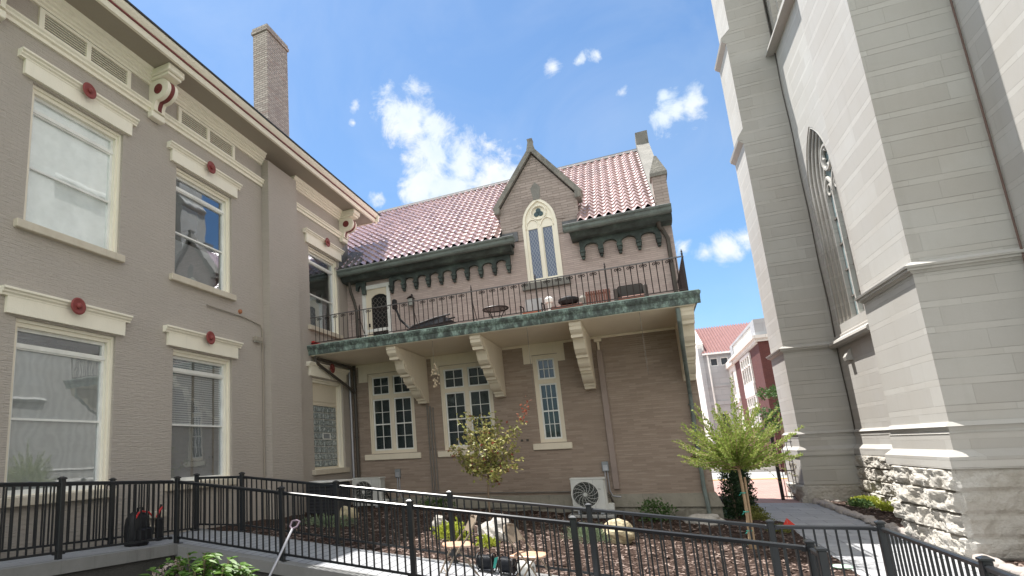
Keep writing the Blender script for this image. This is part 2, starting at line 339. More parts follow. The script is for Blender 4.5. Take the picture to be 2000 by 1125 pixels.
# ------------------------------------------------------------------ mesh building
class MB:
    def __init__(s): s.v = []; s.f = []
    def add(s, vs, fs):
        o = len(s.v); s.v += [tuple(v) for v in vs]; s.f += [tuple(i+o for i in f) for f in fs]; return s
    def box(s, a, b):
        x0, x1 = sorted((a[0], b[0])); y0, y1 = sorted((a[1], b[1])); z0, z1 = sorted((a[2], b[2]))
        return s.hexa([(x0,y0,z0),(x1,y0,z0),(x1,y1,z0),(x0,y1,z0)], [(x0,y0,z1),(x1,y0,z1),(x1,y1,z1),(x0,y1,z1)])
    def bevbox(s, a, b, r=.01):
        x0, x1 = sorted((a[0], b[0])); y0, y1 = sorted((a[1], b[1])); z0, z1 = sorted((a[2], b[2]))
        def ring(z, e):
            return [(x0+e+r,y0+e,z),(x1-e-r,y0+e,z),(x1-e,y0+e+r,z),(x1-e,y1-e-r,z),(x1-e-r,y1-e,z),(x0+e+r,y1-e,z),(x0+e,y1-e-r,z),(x0+e,y0+e+r,z)]
        return s.loft([ring(z0, r), ring(z0+r, 0), ring(z1-r, 0), ring(z1, r)])
    def hexa(s, lo, hi):
        return s.add(lo+hi, [(3,2,1,0),(4,5,6,7),(0,1,5,4),(1,2,6,5),(2,3,7,6),(3,0,4,7)])
    def loft(s, rings, closed=True, caps=True):
        n = len(rings[0]); vs = [v for r in rings for v in r]; fs = []
        for i in range(len(rings)-1):
            for j in range(n if closed else n-1):
                k = (j+1) % n
                fs.append((i*n+j, i*n+k, (i+1)*n+k, (i+1)*n+j))
        if caps and closed: fs += [tuple(range(n))[::-1], tuple(range((len(rings)-1)*n, len(rings)*n))]
        return s.add(vs, fs)
    def tube(s, pts, r, n=8, r1=None):
        pts = [Vector(p) for p in pts]; rings = []
        up = None
        for i, p in enumerate(pts):
            t = (pts[min(i+1, len(pts)-1)] - pts[max(i-1, 0)]).normalized()
            if up is None: up = Vector((0,0,1)) if abs(t.z) < .9 else Vector((1,0,0))
            a = t.cross(up)
            if a.length < 1e-4: a = t.orthogonal()
            a.normalize(); b = a.cross(t).normalized(); up = b
            rr = r if r1 is None else r + (r1-r)*i/(len(pts)-1)
            rings.append([p + a*rr*math.cos(q*2*math.pi/n) + b*rr*math.sin(q*2*math.pi/n) for q in range(n)])
        return s.loft(rings)
    def cyl(s, a, b, r, n=16, r1=None): return s.tube([a, b], r, n, r1)
    def prism(s, poly, ax, a0, a1, holes=()):
        """poly in the plane across axis ax ('x': (y,z), 'y': (x,z), 'z': (x,y)), extruded a0..a1; holes tessellated"""
        def P(p, a): return {'x': (a, p[0], p[1]), 'y': (p[0], a, p[1]), 'z': (p[0], p[1], a)}[ax]
        loops = [list(poly)] + [list(h) for h in holes]
        flat = [p for l in loops for p in l]
        tris = tessellate_polygon([[Vector((p[0], p[1], 0)) for p in l] for l in loops])
        n = len(flat); vs = [P(p, a0) for p in flat] + [P(p, a1) for p in flat]
        fs = [tuple(t) for t in tris] + [tuple(i+n for i in t[::-1]) for t in tris]
        o = 0
        for l in loops:
            for i in range(len(l)):
                j = (i+1) % len(l); fs.append((o+i, o+j, o+j+n, o+i+n))
            o += len(l)
        return s.add(vs, fs)
    def lathe(s, c, prof, n=20, ax='z'):
        rings = []
        for r, h in prof:
            ring = []
            for q in range(n):
                a = q*2*math.pi/n; u, v = r*math.cos(a), r*math.sin(a)
                ring.append({'z': (c[0]+u, c[1]+v, c[2]+h), 'y': (c[0]+u, c[1]+h, c[2]+v), 'x': (c[0]+h, c[1]+u, c[2]+v)}[ax])
            rings.append(ring)
        return s.loft(rings, caps=False)
    def blob(s, c, r, seed=0, amp=.25, nu=14, nv=9, flat=.0, rnd=1.0):
        vs = []; fs = []
        for i in range(nv+1):
            th = math.pi*i/nv
            for j in range(nu):
                ph = 2*math.pi*j/nu
                d = Vector((math.sin(th)*math.cos(ph), math.sin(th)*math.sin(ph), math.cos(th)))
                k = 1 + amp*noise.noise(d*1.3*rnd + Vector((seed*3.7, seed*1.3, seed))) + amp*.4*noise.noise(d*4*rnd+Vector((seed, 9, 2)))
                vs.append((c[0]+d.x*r[0]*k, c[1]+d.y*r[1]*k, c[2]+d.z*r[2]*k))
        for i in range(nv):
            for j in range(nu):
                k = (j+1) % nu; fs.append((i*nu+j, (i+1)*nu+j, (i+1)*nu+k, i*nu+k))
        return s.add(vs, fs)
    def leaf(s, p, d, l, wd, up=None):
        d = Vector(d).normalized(); p = Vector(p)
        sd = d.cross(Vector((random.gauss(0,1), random.gauss(0,1), random.gauss(0,1)))).normalized()
        nrm = d.cross(sd)
        m_ = p + d*l*.5
        return s.add([p, m_ + sd*wd*.5 - nrm*wd*.12, p + d*l, m_ - sd*wd*.5 - nrm*wd*.12], [(0,1,2),(0,2,3)])
    def build(s, name, mt, parent=None, smooth=False, org=None, label=None):
        me = bpy.data.meshes.new(name)
        o = Vector(org) if org is not None else (Vector(parent['_org']) if parent is not None else Vector((0,0,0)))
        me.from_pydata([Vector(v)-o for v in s.v], [], s.f); me.update()
        import bmesh
        bm = bmesh.new(); bm.from_mesh(me); bmesh.ops.recalc_face_normals(bm, faces=bm.faces)
        bm.to_mesh(me); bm.free()
        if smooth: me.polygons.foreach_set('use_smooth', [True]*len(me.polygons))
        me.materials.append(mt)
        ob = bpy.data.objects.new(name, me); COL.objects.link(ob)
        if parent is not None: ob.parent = parent; ob['_org'] = tuple(parent['_org'])
        else: ob.location = o; ob['_org'] = tuple(o)
        if label: ob['label'] = label
        return ob
def thing(name, label, cat, loc, group=None, rot=0.0):
    o = bpy.data.objects.new(name, None); COL.objects.link(o); o.empty_display_size = .2
    o['_org'] = tuple(loc); o.rotation_euler = (0, 0, rot)
    l = Vector(loc)
    if rot: l = Matrix.Rotation(rot, 3, 'Z') @ l
    o.location = l; o['label'] = label; o['category'] = cat
    if group: o['group'] = group
    return o
def tag(o, label, cat, group=None, kind=None):
    o['label'] = label; o['category'] = cat
    if group: o['group'] = group
    if kind: o['kind'] = kind
    return o
def struct(ob, kind='structure'):
    ob['kind'] = kind; return ob
def copy_tree(o, parent=None, loc=None, label=None):
    c = o.copy(); COL.objects.link(c)
    if parent is not None: c.parent = parent
    if loc is not None: c.location = loc
    if label: c['label'] = label
    for ch in o.children: copy_tree(ch, c)
    return c
def rect(u0, u1, z0, z1): return [(u0,z0),(u1,z0),(u1,z1),(u0,z1)]
def arch(u0, u1, zb, zs, za, n=9):
    """pointed arch outline"""
    c = (u0+u1)/2; pts = [(u0, zb), (u1, zb)]
    hw = (u1-u0)/2; h = za-zs; rad = (hw*hw+h*h)/(2*hw)
    cx = u1-rad; a1 = math.atan2(h, c-cx)
    for i in range(n+1):
        a = a1*i/n; pts.append((cx+rad*math.cos(a), zs+rad*math.sin(a)))
    cx = u0+rad
    for i in range(n-1, -1, -1):
        a = a1*i/n; pts.append((cx-rad*math.cos(a), zs+rad*math.sin(a)))
    return pts
def text(name, s, size, mt, parent, mtx, depth=.004):
    cu = bpy.data.curves.new(name, 'FONT'); cu.body = s; cu.size = size; cu.extrude = depth; cu.align_x = 'CENTER'; cu.align_y = 'CENTER'
    t = bpy.data.objects.new(name, cu); COL.objects.link(t)
    me = bpy.data.meshes.new_from_object(t); bpy.data.objects.remove(t); bpy.data.curves.remove(cu)
    me.name = name; me.transform(mtx); me.materials.clear(); me.materials.append(mt)
    o = bpy.data.objects.new(name, me); COL.objects.link(o); o.parent = parent
    return o

# ------------------------------------------------------------------ ground and paving
GZ = -2.2
struct(MB().box((-400,-300,GZ-.5), (400,600,GZ-.06)).build('ground', grass_m))
def deckz(x): return -1.243 if x < -7 else (-1.243-.1022*(x+7) if x < 1.32 else -2.094)
def bedz(x, y):
    t = (y-9.0)/8.5; t = max(0, min(1, t))
    near = deckz(x)-.12; far = -1.52-.045*(x+8.8)
    return max(-2.17, near*(1-t)+far*t)
def sheet(name, mt, x0, x1, y0, y1, fz, st, amp=0.0, parent=None):
    nx = max(1, int((x1-x0)/st)); ny = max(1, int((y1-y0)/st)); vs = []; fs = []
    for j in range(ny+1):
        for i in range(nx+1):
            x = x0+(x1-x0)*i/nx; y = y0+(y1-y0)*j/ny
            z = fz(x, y)+(amp*noise.noise(Vector((x*1.7, y*1.7, 3)))+amp*.5*noise.noise(Vector((x*9, y*9, 1))) if amp else 0)
            vs.append((x, y, z))
    for j in range(ny):
        for i in range(nx):
            a = j*(nx+1)+i; fs.append((a, a+1, a+nx+2, a+nx+1))
    return MB().add(vs, fs).build(name, mt, smooth=True)
struct(sheet('mulch_bed', mulch, -8.86, 2.66, 9.05, 17.62, bedz, .09, .05))
struct(sheet('mulch_bed', mulch, 2.0, 2.66, 17.62, 27.0, lambda x,y: -2.17, .1, .03))
def cbz(x, y): return -2.16+.06*max(0, min(1, (x-4.8)/1.5))
struct(sheet('mulch_bed', mulch, 4.72, 7.4, 4.0, 27.0, cbz, .1, .04))
struct(sheet('mulch_bed', mulch, -6.9, 1.2, -2.0, 7.3, lambda x,y: max(-2.2, -1.86-.05*(x+6.9)), .1, .05))
struct(MB().box((2.7,-12,GZ-.1), (4.6,24.1,GZ)).build('path', path_m))
struct(MB().box((-40,24.1,GZ-.1), (60,37.4,GZ-.004)).build('plaza', plaza_m))
struct(MB().box((-60,37.4,GZ-.1), (90,37.75,GZ+.02)).build('kerb', yellow))
struct(MB().box((-60,37.75,GZ-.1), (90,47,GZ-.03)).build('road', concrete))
struct(MB().box((-60,47,GZ-.1), (90,140,GZ+.08)).build('pavement', plaza_m))
# loose bark chips on the sunlit and shaded mulch
mb = MB()
for i in range(14000):
    if i < 9500: x = random.uniform(-7.5, 2.6); y = 9.1+8.2*random.random()**1.3; z = bedz(x, y)
    elif i < 12000: x = random.uniform(4.8, 7.2); y = random.uniform(9.5, 24); z = cbz(x, y)
    else: x = random.uniform(-6.8, -1); y = random.uniform(4, 7.2); z = max(-2.2, -1.86-.05*(x+6.9))
    z += .05*noise.noise(Vector((x*1.7, y*1.7, 3)))+.025*noise.noise(Vector((x*9, y*9, 1)))+.012
    a = random.uniform(0, 6.28); l = random.uniform(.02, .055); d = Vector((math.cos(a), math.sin(a), random.uniform(-.25, .3)))
    sd = Vector((-math.sin(a), math.cos(a), random.uniform(-.5, .5)))*random.uniform(.007, .016); p = Vector((x, y, z))
    mb.add([p-d*l-sd, p+d*l-sd, p+d*l+sd, p-d*l+sd], [(0,1,2,3)])
tag(mb.build('bark_chips', chip), 'loose shredded brown bark chips scattered over the planting beds', 'bark mulch', kind='stuff')
# ramp: deck slab, concrete curbs, side walls
rp = thing('access_ramp', 'grey boarded access ramp with concrete kerbs running below the black railings', 'ramp', (-3, 8.2, GZ))
mb = MB(); cb = MB(); wl = MB()
xs = [-8.12, -7.0, 1.32, 2.42]
for a, b in zip(xs[:-1], xs[1:]):
    za, zb = deckz(a), deckz(b)
    mb.hexa([(a,7.45,za-.14),(b,7.45,zb-.14),(b,8.95,zb-.14),(a,8.95,za-.14)], [(a,7.45,za),(b,7.45,zb),(b,8.95,zb),(a,8.95,za)])
for a, b in ((-7.08, 1.32),):
    za, zb = deckz(a), deckz(b)
    cb.hexa([(a,7.24,za-.13),(b,7.24,zb-.13),(b,7.45,zb-.13),(a,7.45,za-.13)], [(a,7.24,za+.03),(b,7.24,zb+.03),(b,7.45,zb+.03),(a,7.45,za+.03)])
    wl.hexa([(a,7.30,-2.4),(b,7.30,-2.4),(b,7.44,-2.4),(a,7.44,-2.4)], [(a,7.30,za-.131),(b,7.30,zb-.131),(b,7.44,zb-.131),(a,7.44,za-.131)])
for a, b in ((-8.12, 1.32),(1.32, 2.42)):
    za, zb = deckz(a), deckz(b)
    cb.hexa([(a,8.951,za-.3),(b,8.951,zb-.3),(b,9.12,zb-.3),(a,9.12,za-.3)], [(a,8.951,za+.03),(b,8.951,zb+.03),(b,9.12,zb+.03),(a,9.12,za+.03)])
# left leg toward the viewer, rising a little
def lz(y): return -1.243+.047*(7.45-y)
mb.hexa([(-8.12,-3,lz(-3)-.14),(-7.0,-3,lz(-3)-.14),(-7.0,7.449,lz(7.45)-.14),(-8.12,7.449,lz(7.45)-.14)], [(-8.12,-3,lz(-3)),(-7.0,-3,lz(-3)),(-7.0,7.449,lz(7.45)),(-8.12,7.449,lz(7.45))])
cb.hexa([(-6.999,-3,lz(-3)-.13),(-6.82,-3,lz(-3)-.13),(-6.82,7.239,lz(7.24)-.13),(-6.999,7.239,lz(7.24)-.13)], [(-6.999,-3,lz(-3)+.03),(-6.82,-3,lz(-3)+.03),(-6.82,7.239,lz(7.24)+.03),(-6.999,7.239,lz(7.24)+.03)])
wl.hexa([(-6.99,-3,-2.4),(-6.88,-3,-2.4),(-6.88,7.23,-2.4),(-6.99,7.23,-2.4)], [(-6.99,-3,lz(-3)-.131),(-6.88,-3,lz(-3)-.131),(-6.88,7.23,lz(7.2)-.131),(-6.99,7.23,lz(7.2)-.131)])
# right leg
mb.box((1.40,-3,-2.23), (2.32,7.449,-2.094))
cb.box((1.22,-3,-2.23), (1.399,7.239,-2.06)); cb.box((2.321,-3,-2.23), (2.47,8.95,-2.06))
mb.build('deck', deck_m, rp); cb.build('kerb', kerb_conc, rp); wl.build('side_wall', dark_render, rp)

# ------------------------------------------------------------------ black railings
def post_mesh(h=1.03, s=.035):
    b = MB(); b.bevbox((-s,-s,0),(s,s,h), .006)
    b.loft([[(-s-.008,-s-.008,h),(s+.008,-s-.008,h),(s+.008,s+.008,h),(-s-.008,s+.008,h)], [(-s-.008,-s-.008,h+.018),(s+.008,-s-.008,h+.018),(s+.008,s+.008,h+.018),(-s-.008,s+.008,h+.018)], [(-.012,-.012,h+.038),(.012,-.012,h+.038),(.012,.012,h+.038),(-.012,.012,h+.038)]])
    b.bevbox((-.075,-.075,0),(.075,.075,.022), .005)
    return b
PROT = {}
def railing(name, label, pts, posts_idx, spacing=.112, h=1.0):
    """pts: list of (x,y,zdeck) post positions"""
    o = pts[0]; t = thing(name, label, 'railing', o, 'black metal railings along the ramp')
    def inst(key, make, loc, rotz, nm):
        if key not in PROT:
            b = make(); ob = b.build(nm, rail_black, t, org=(0,0,0)); PROT[key] = ob
        else:
            ob = PROT[key].copy(); COL.objects.link(ob); ob.parent = t
        ob.location = Vector(loc)-Vector(o); ob.rotation_euler = (0,0,rotz); return ob
    for k, p in enumerate(pts):
        if k in posts_idx: inst('post', post_mesh, p, 0, 'post')
    cnt = 0
    for a, b in zip(pts[:-1], pts[1:]):
        A = Vector(a); B = Vector(b); d = B-A; L = Vector((d.x, d.y, 0)).length; ang = math.atan2(d.y, d.x)
        dn = d/d.length; sd = Vector((-math.sin(ang), math.cos(ang), 0))
        for zz, hh, ww in ((h-.045, .045, .030), (.10, .03, .016)):
            r = MB(); p0 = A+dn*.04; p1 = B-dn*.04
            rings = []
            for p in (p0, p1):
                if hh > .04:
                    rings.append([p+sd*ww*.75+Vector((0,0,zz)), p+sd*ww+Vector((0,0,zz+hh*.75)), p+sd*ww*.5+Vector((0,0,zz+hh)), p-sd*ww*.5+Vector((0,0,zz+hh)), p-sd*ww+Vector((0,0,zz+hh*.75)), p-sd*ww*.75+Vector((0,0,zz))])
                else:
                    rings.append([p+sd*ww+Vector((0,0,zz)), p+sd*ww+Vector((0,0,zz+hh)), p-sd*ww+Vector((0,0,zz+hh)), p-sd*ww+Vector((0,0,zz))])
            r.loft(rings)
            for p, q in ((p0, 1), (p1, -1)):   # rail brackets
                c = p + dn*q*.02
                r.box((c.x-.022, c.y-.022, c.z+zz-.012), (c.x+.022, c.y+.022, c.z+zz+hh-.012))
            r.build('top_rail' if hh > .04 else 'bottom_rail', rail_black, t)
        n = max(2, round(L/spacing))
        for i in range(1, n):
            p = A + d*(i/n)
            inst('picket', lambda: MB().box((-.0095,-.0095,.105),(.0095,.0095,.953)), p, ang, 'picket')
    return t
dz = deckz
nearX = [-7.0, -4.98, -2.95, -.91, 1.32]
railing('ramp_railing', 'black railing along the near side of the ramp, its top rail glinting in the sun', [(x, 7.4, dz(x)) for x in nearX], range(5))
railing('ramp_railing', 'short black railing panel turning toward the viewer at the end of the near ramp railing', [(1.32,7.33,-2.094),(1.32,6.95,-2.094)], [1])
farX = [-8.02, -6.93, -4.93, -2.91, -.88, 1.24, 2.32]
railing('ramp_railing', 'black railing along the far side of the ramp, in front of the mulch bed', [(x, 9.0, dz(x)) for x in farX], range(7))
railing('ramp_railing', 'black railing in front of the grey path, running down to the right photo corner', [(2.32, y, -2.094) for y in (8.93, 6.6, 4.4)], [1,2], .125)
def lzz(x, y): return (x, y, lz(y))
railing('ramp_railing', 'black railing nearest the viewer along the left landing, at the left edge of the photo', [lzz(-7.0, y) for y in (7.33, 5.3, 3.2, 1.1)], [1,2,3])
railing('ramp_railing', 'black railing close to the taupe wall behind the left landing, behind the black bag', [lzz(-8.02, y) for y in (8.93, 7.0, 5.0, 3.0)], [1,2,3])
# ------------------------------------------------------------------ left building (painted brick, wall plane x = -8.86)
XL = -8.86
LB = thing('painted_brick_building', 'two-storey taupe painted brick building with cream window heads and bracketed cornice, at the left', 'building', (XL, 8, GZ))
WINS = [(5.72, 7.68, 4.08, 6.68), (9.18, 11.14, 4.08, 6.68), (14.93, 16.88, 4.0, 6.62),
        (5.72, 7.68, -.36, 2.45), (9.18, 11.14, -.36, 2.45), (14.93, 16.88, -.33, 2.40)]
holes = [rect(a, b, c, d) for a, b, c, d in WINS]
# earlier bays toward and behind the viewer keep the wall going
holes += [rect(2.2, 4.16, 4.08, 6.68), rect(2.2, 4.16, -.36, 2.45)]
WINS2 = WINS + [(2.2, 4.16, 4.08, 6.68), (2.2, 4.16, -.36, 2.45)]
MB().prism(rect(-6, 17.62, -2.6, 8.5), 'x', XL-.32, XL, holes).build('wall', painted_brick, LB)
MB().box((-24,17.3,-2.6), (XL-.321,17.62,8.5)).box((-24,-6.3,-2.6), (-23.7,17.3,8.5)).box((-23.7,-6.3,-2.6),(XL-.321,-6,8.5)).build('end_wall', painted_brick, LB)
MB().box((XL+.002,12.46,-2.6), (-8.63,13.93,8.3)).build('pilaster', painted_brick, LB)
# cornice: soffit, fascia, crown, roof
MB().box((-24.6,-6.6,8.5), (-8.12,18.52,8.56)).build('soffit', soffit_m, LB)
def cornice_run(y0, y1):
    pr = [(-8.14,8.485),(-8.08,8.485),(-8.05,8.56),(-8.05,8.635),(-8.02,8.65),(-7.97,8.71),(-7.95,8.755),(-7.95,8.775),(-8.14,8.775)]
    return [(x, z) for x, z in pr], y0, y1
pr, y0, y1 = cornice_run(-6.6, 18.7)
MB().prism(pr, 'y', y0, y1).build('crown_moulding', cream_trim, LB)
MB().box((-8.046,-6.6,8.595), (-8.026,18.66,8.632)).build('painted_band', maroon, LB)
pr2 = [(18.5,8.485),(18.56,8.485),(18.6,8.56),(18.6,8.635),(18.63,8.65),(18.68,8.71),(18.7,8.755),(18.7,8.775),(18.5,8.775)]
MB().prism(pr2, 'x', -24.6, -7.95).build('crown_moulding', cream_trim, LB)
MB().box((-24.7,-6.7,8.777), (-7.92,18.74,8.815)).build('roof_edge', roof_dark, LB)
MB().add([(-24.7,-6.7,8.816),(-7.95,-6.7,8.816),(-7.95,18.7,8.816),(-24.7,18.7,8.816),(-16,-1,10.1),(-16,13,10.1)], [(0,1,4),(1,2,5,4),(2,3,5),(3,0,4,5)]).build('roof', roof_dark, LB)
# frieze: upper and lower mouldings between the pilasters
for ya, yb in ((-6, 12.45), (13.94, 17.62)):
    MB().prism([(XL,8.20),(XL+.05,8.20),(XL+.05,8.25),(XL+.09,8.27),(XL+.09,8.31),(XL+.13,8.33),(XL+.13,8.38),(XL+.17,8.40),(XL+.17,8.445),(XL+.22,8.499),(XL,8.499)], 'y', ya, yb).build('frieze_moulding', cream_trim, LB)
    MB().prism([(XL,7.53),(XL+.045,7.53),(XL+.045,7.60),(XL+.09,7.62),(XL+.09,7.66),(XL+.12,7.69),(XL+.12,7.72),(XL,7.74)], 'y', ya, yb).build('architrave_moulding', cream_trim, LB)
# louvred vents in the frieze
for yc in (6.75, 10.2, 3.2):
    v = MB(); z0, z1 = 7.80, 8.12
    outer = rect(yc-1.03, yc+1.03, z0-.05, z1+.06)
    v.prism(outer, 'x', XL+.001, XL+.05, [rect(yc-.93, yc-.05, z0, z1), rect(yc+.05, yc+.93, z0, z1)])
    vo = v.build('frieze_vent', cream_trim, LB)
    l = MB()
    for s_ in (-1, 1):
        a, b = (yc-.93, yc-.05) if s_ < 0 else (yc+.05, yc+.93)
        for k in range(6):
            zz = z0+.01+k*.052; l.hexa([(XL+.004,a,zz),(XL+.034,a,zz),(XL+.034,b,zz),(XL+.004,b,zz)], [(XL+.004,a,zz+.027),(XL+.034,a,zz+.010),(XL+.034,b,zz+.010),(XL+.004,b,zz+.027)])
    l.build('louvres', cream_trim, vo)
    MB().box((XL-.01,yc-.93,z0), (XL+.003,yc+.93,z1)).build('vent_backing', dark_in, vo)
# scroll brackets
def scroll_bracket(yc):
    wd = .15
    prof = []   # (x out from wall, z) console outline, S shape
    for i in range(15):      # upper volute, bulging
        a = R_(88-i*13); prof.append((.30+.25*math.cos(a), 8.02+.24*math.sin(a)))
    for i in range(1, 12):    # reverse curve to the foot
        t = i/11; prof.append((.235-.10*math.sin(t*math.pi*.5)+.05*t*t, 7.80-.24*t))
    prof = [(.0, 8.26)]+[(max(.03, a), b) for a, b in prof]+[(.0, 7.56)]
    prof = [(XL+a, b) for a, b in prof]
    b = MB().prism(prof, 'y', yc-wd, yc+wd).build('scroll_bracket', cream_trim, LB)
    MB().bevbox((XL+.001,yc-.2,8.265), (XL+.60,yc+.2,8.33), .01).bevbox((XL+.001,yc-.24,8.331), (XL+.66,yc+.24,8.50), .02).build('bracket_cap', cream_trim, b)
    MB().bevbox((XL+.001,yc-.19,7.40), (XL+.15,yc+.19,7.55), .015).build('bracket_foot', cream_trim, b)
    for s_ in (-1, 1):
        MB().lathe((XL+.27, yc+s_*(wd-.004), 8.03), [(.001,s_*.0),(.115,0),(.115,s_*.018),(.05,s_*.024),(.04,s_*.034),(.001,s_*.036)], 20, 'y').build('rosette', maroon, b, smooth=False)
    st = MB()
    fr = [p for p in prof if p[0] > XL+.03][1:-1]
    ring = []
    for x, z in fr[3:]:
        ring.append([(x-.01, yc-.05, z), (x+.012, yc-.05, z), (x+.012, yc+.05, z), (x-.01, yc+.05, z)])
    st.loft(ring); st.build('painted_strip', maroon, b)
for yc in (8.47, 17.25, 4.9, 1.3): scroll_bracket(yc)
# windows
def sash_window(y0, y1, z0, z1, kind, upper):
    W = y1-y0; f = MB()
    # moulded timber surround inside the reveal
    f.prism(rect(y0, y1, z0, z1), 'x', XL-.30, XL-.10, [rect(y0+.10, y1-.10, z0+.02, z1-.12)])
    f.prism(rect(y0+.0, y1-.0, z0, z1), 'x', XL-.10, XL-.06, [rect(y0+.05, y1-.05, z0+.01, z1-.05)])
    wn = f.build('window', cream_trim, LB)
    if kind == 'block':
        MB().prism(rect(y0+.1,y1-.1,z0+.02,z1-.12), 'x', XL-.24, XL-.20, [rect(y0+.14,y1-.14,z0+.06,z0+1.93)]).build('panel', cream, wn)
        MB().bevbox((XL-.2,y0+.2,z0+2.05),(XL-.185,y1-.2,z1-.2), .006).build('raised_panel', cream, wn)
        ny, nz = 6, 9; a0, a1, b0, b1 = y0+.14, y1-.14, z0+.06, z0+1.93; sy = (a1-a0)/ny; sz = (b1-b0)/nz
        MB().box((XL-.262,a0,b0), (XL-.25,a1,b1)).build('mortar_grid', white, wn)
        g_ = MB()
        for i in range(ny):
            for j in range(nz):
                if i == 3 and j in (4,) : continue
                ya, za = a0+i*sy+.012, b0+j*sz+.012; g_.bevbox((XL-.249,ya,za), (XL-.21,ya+sy-.024,za+sz-.024), .02)
        g_.build('glass_blocks', glassblock, wn)
        MB().prism(rect(a0+2.6*sy,a0+4.4*sy,b0+4*sz,b0+5*sz), 'x', XL-.205, XL-.19, [rect(a0+2.75*sy,a0+4.25*sy,b0+4.15*sz,b0+4.85*sz)]).build('vent_frame', white, wn)
        MB().box((XL-.208,a0+2.75*sy,b0+4.15*sz), (XL-.2,a0+4.25*sy,b0+4.85*sz)).build('vent_grille', grey_blind, wn)
    else:
        a0, a1, b0, b1 = y0+.10, y1-.10, z0+.02, z1-.12
        tz = b1-.30                       # transom
        mz = b0+(tz-b0)*.50
        s_ = MB(); q = .055
        s_.prism(rect(a0, a1, b0, b1), 'x', XL-.24, XL-.17, [rect(a0+q, a1-q, b0+q+.02, mz-.018), rect(a0+q, a1-q, mz+.018, tz-.06), rect(a0+q, a1-q, tz+.045, b1-q)])
        s_.box((XL-.17,a0+.002,tz-.035), (XL-.15,a1-.002,tz+.02))
        s_.build('sash', white, wn)
        MB().box((XL-.213,a0+q-.01,b0+q), (XL-.207,a1-q+.01,b1-q+.01)).build('pane', glass, wn)
        bm_ = {'blind': blind_w, 'dark': grey_blind, 'sheer': sheer, 'slats': slats, 'halfdark': slats}[kind]
        if kind == 'dark':
            MB().box((XL-.5,a0-.08,b0-.02), (XL-.49,a1+.08,mz)).build('shade', grey_blind, wn)
            MB().box((XL-1.3,a0-.3,b0-.3), (XL-1.29,a1+.3,b1+.1)).build('room', dark_in, wn)
        elif kind == 'halfdark':
            MB().box((XL-.236,a0+.01,b0+.01), (XL-.23,a1-.01,mz)).build('shade', grey_blind, wn)
            MB().box((XL-.236,a0+.01,mz+.002), (XL-.23,a1-.01,b1-.01)).build('blind', slats, wn)
            MB().box((XL-.225,a0+.72,b0+.06), (XL-.22,a0+.80,b1-.06)).box((XL-.225,a1-.34,b0+.06), (XL-.22,a1-.28,b1-.06)).build('curtain_edge', pale_stone, wn)
        else:
            MB().box((XL-.232,a0+.01,b0+.01), (XL-.226,a1-.01,(tz if kind == 'sheer' else b1-.01))).build('curtain' if kind == 'sheer' else 'blind', bm_, wn)
            if kind == 'sheer': MB().box((XL-1.3,a0-.3,tz-.3), (XL-1.29,a1+.3,b1+.1)).build('room', dark_in, wn)
    # sill
    MB().bevbox((XL-.16,y0-.16,z0-.15), (XL+.10,y1+.08,z0-.002), .012).build('sill', pale_sill, wn)
    # head: plain board and moulded cap
    yc = (y0+y1)/2-.02; hw = 1.16; hb = z1+.035
    hd = MB(); hd.box((XL+.001,yc-hw,hb), (XL+.07,yc+hw,hb+.27))
    hd.prism([(XL+.001,hb+.271),(XL+.075,hb+.271),(XL+.08,hb+.30),(XL+.11,hb+.325),(XL+.115,hb+.35),(XL+.15,hb+.37),(XL+.15,hb+.405),(XL+.001,hb+.41)], 'y', yc-hw-.11, yc+hw+.11)
    ho = hd.build('window_head', cream_trim, LB)
    MB().lathe((XL+.10, yc+.03, hb+.33), [(.001,.05),(.13,.05),(.155,.075),(.13,.09),(.07,.075),(.05,.075),(.05,.11),(.02,.13),(.001,.13)], 22, 'x').build('rosette', maroon2, ho)
pale_sill = mat('sill_paint', rough=.6, build=b_smooth((.62, .56, .46), .4, 3, (.42, .34, .24)))
for wv, kd in zip(WINS2, ('blind', 'dark', 'dark', 'sheer', 'halfdark', 'block', 'blind', 'sheer')):
    sash_window(*wv, kd, wv[2] > 2)
# chimney
ch = thing('chimney', 'tall pale brick chimney stack rising behind the taupe cornice against the sky', 'chimney', (-11.35, 16.68, 9.0))
MB().box((-11.66,15.98,9.0), (-11.02,17.38,16.02)).build('stack', chimney_brick, ch)
MB().bevbox((-11.72,15.92,16.021), (-10.96,17.44,16.16), .02).bevbox((-11.69,15.95,16.161), (-10.99,17.41,16.30), .02).build('cap', chimney_brick, ch)
# things fixed to the taupe wall
tag(MB().tube([(XL+.03,10.2,3.62),(XL+.03,11.6,3.60),(XL+.03,12.28,3.52),(XL+.03,12.36,3.40),(XL+.03,12.38,2.0),(XL+.03,12.38,-1.6)], .016, 8).build('wall_conduit', soffit_m), 'thin taupe conduit bending down the painted wall beside the pilaster', 'conduit')
tag(MB().lathe((XL+.001, 11.45, 3.72), [(.001,0),(.06,0),(.05,.05),(.001,.07)], 12, 'x').build('alarm_light', mat('amber_plastic', (.42, .17, .09))), 'small reddish round fixture above the wall conduit', 'wall light')
wlt = thing('wall_floodlight', 'small box floodlight on the taupe wall beside the pilaster', 'wall light', (XL, 12.1, 3.1))
MB().bevbox((XL+.001,11.98,3.05), (XL+.12,12.28,3.17), .01).build('housing', soffit_m, wlt)
MB().box((XL+.02,12.0,3.03), (XL+.10,12.26,3.049)).build('lens', mat('lens_glass', (.5, .5, .45), rough=.2), wlt)
tag(MB().bevbox((XL+.001,8.6,-.98), (XL+.14,8.95,-.86), .01).bevbox((XL+.001,8.62,-1.16), (XL+.10,8.92,-1.12), .01).build('wall_ledge', pale_sill), 'small pale ledge fixed low on the taupe wall behind the left railing', 'ledge')

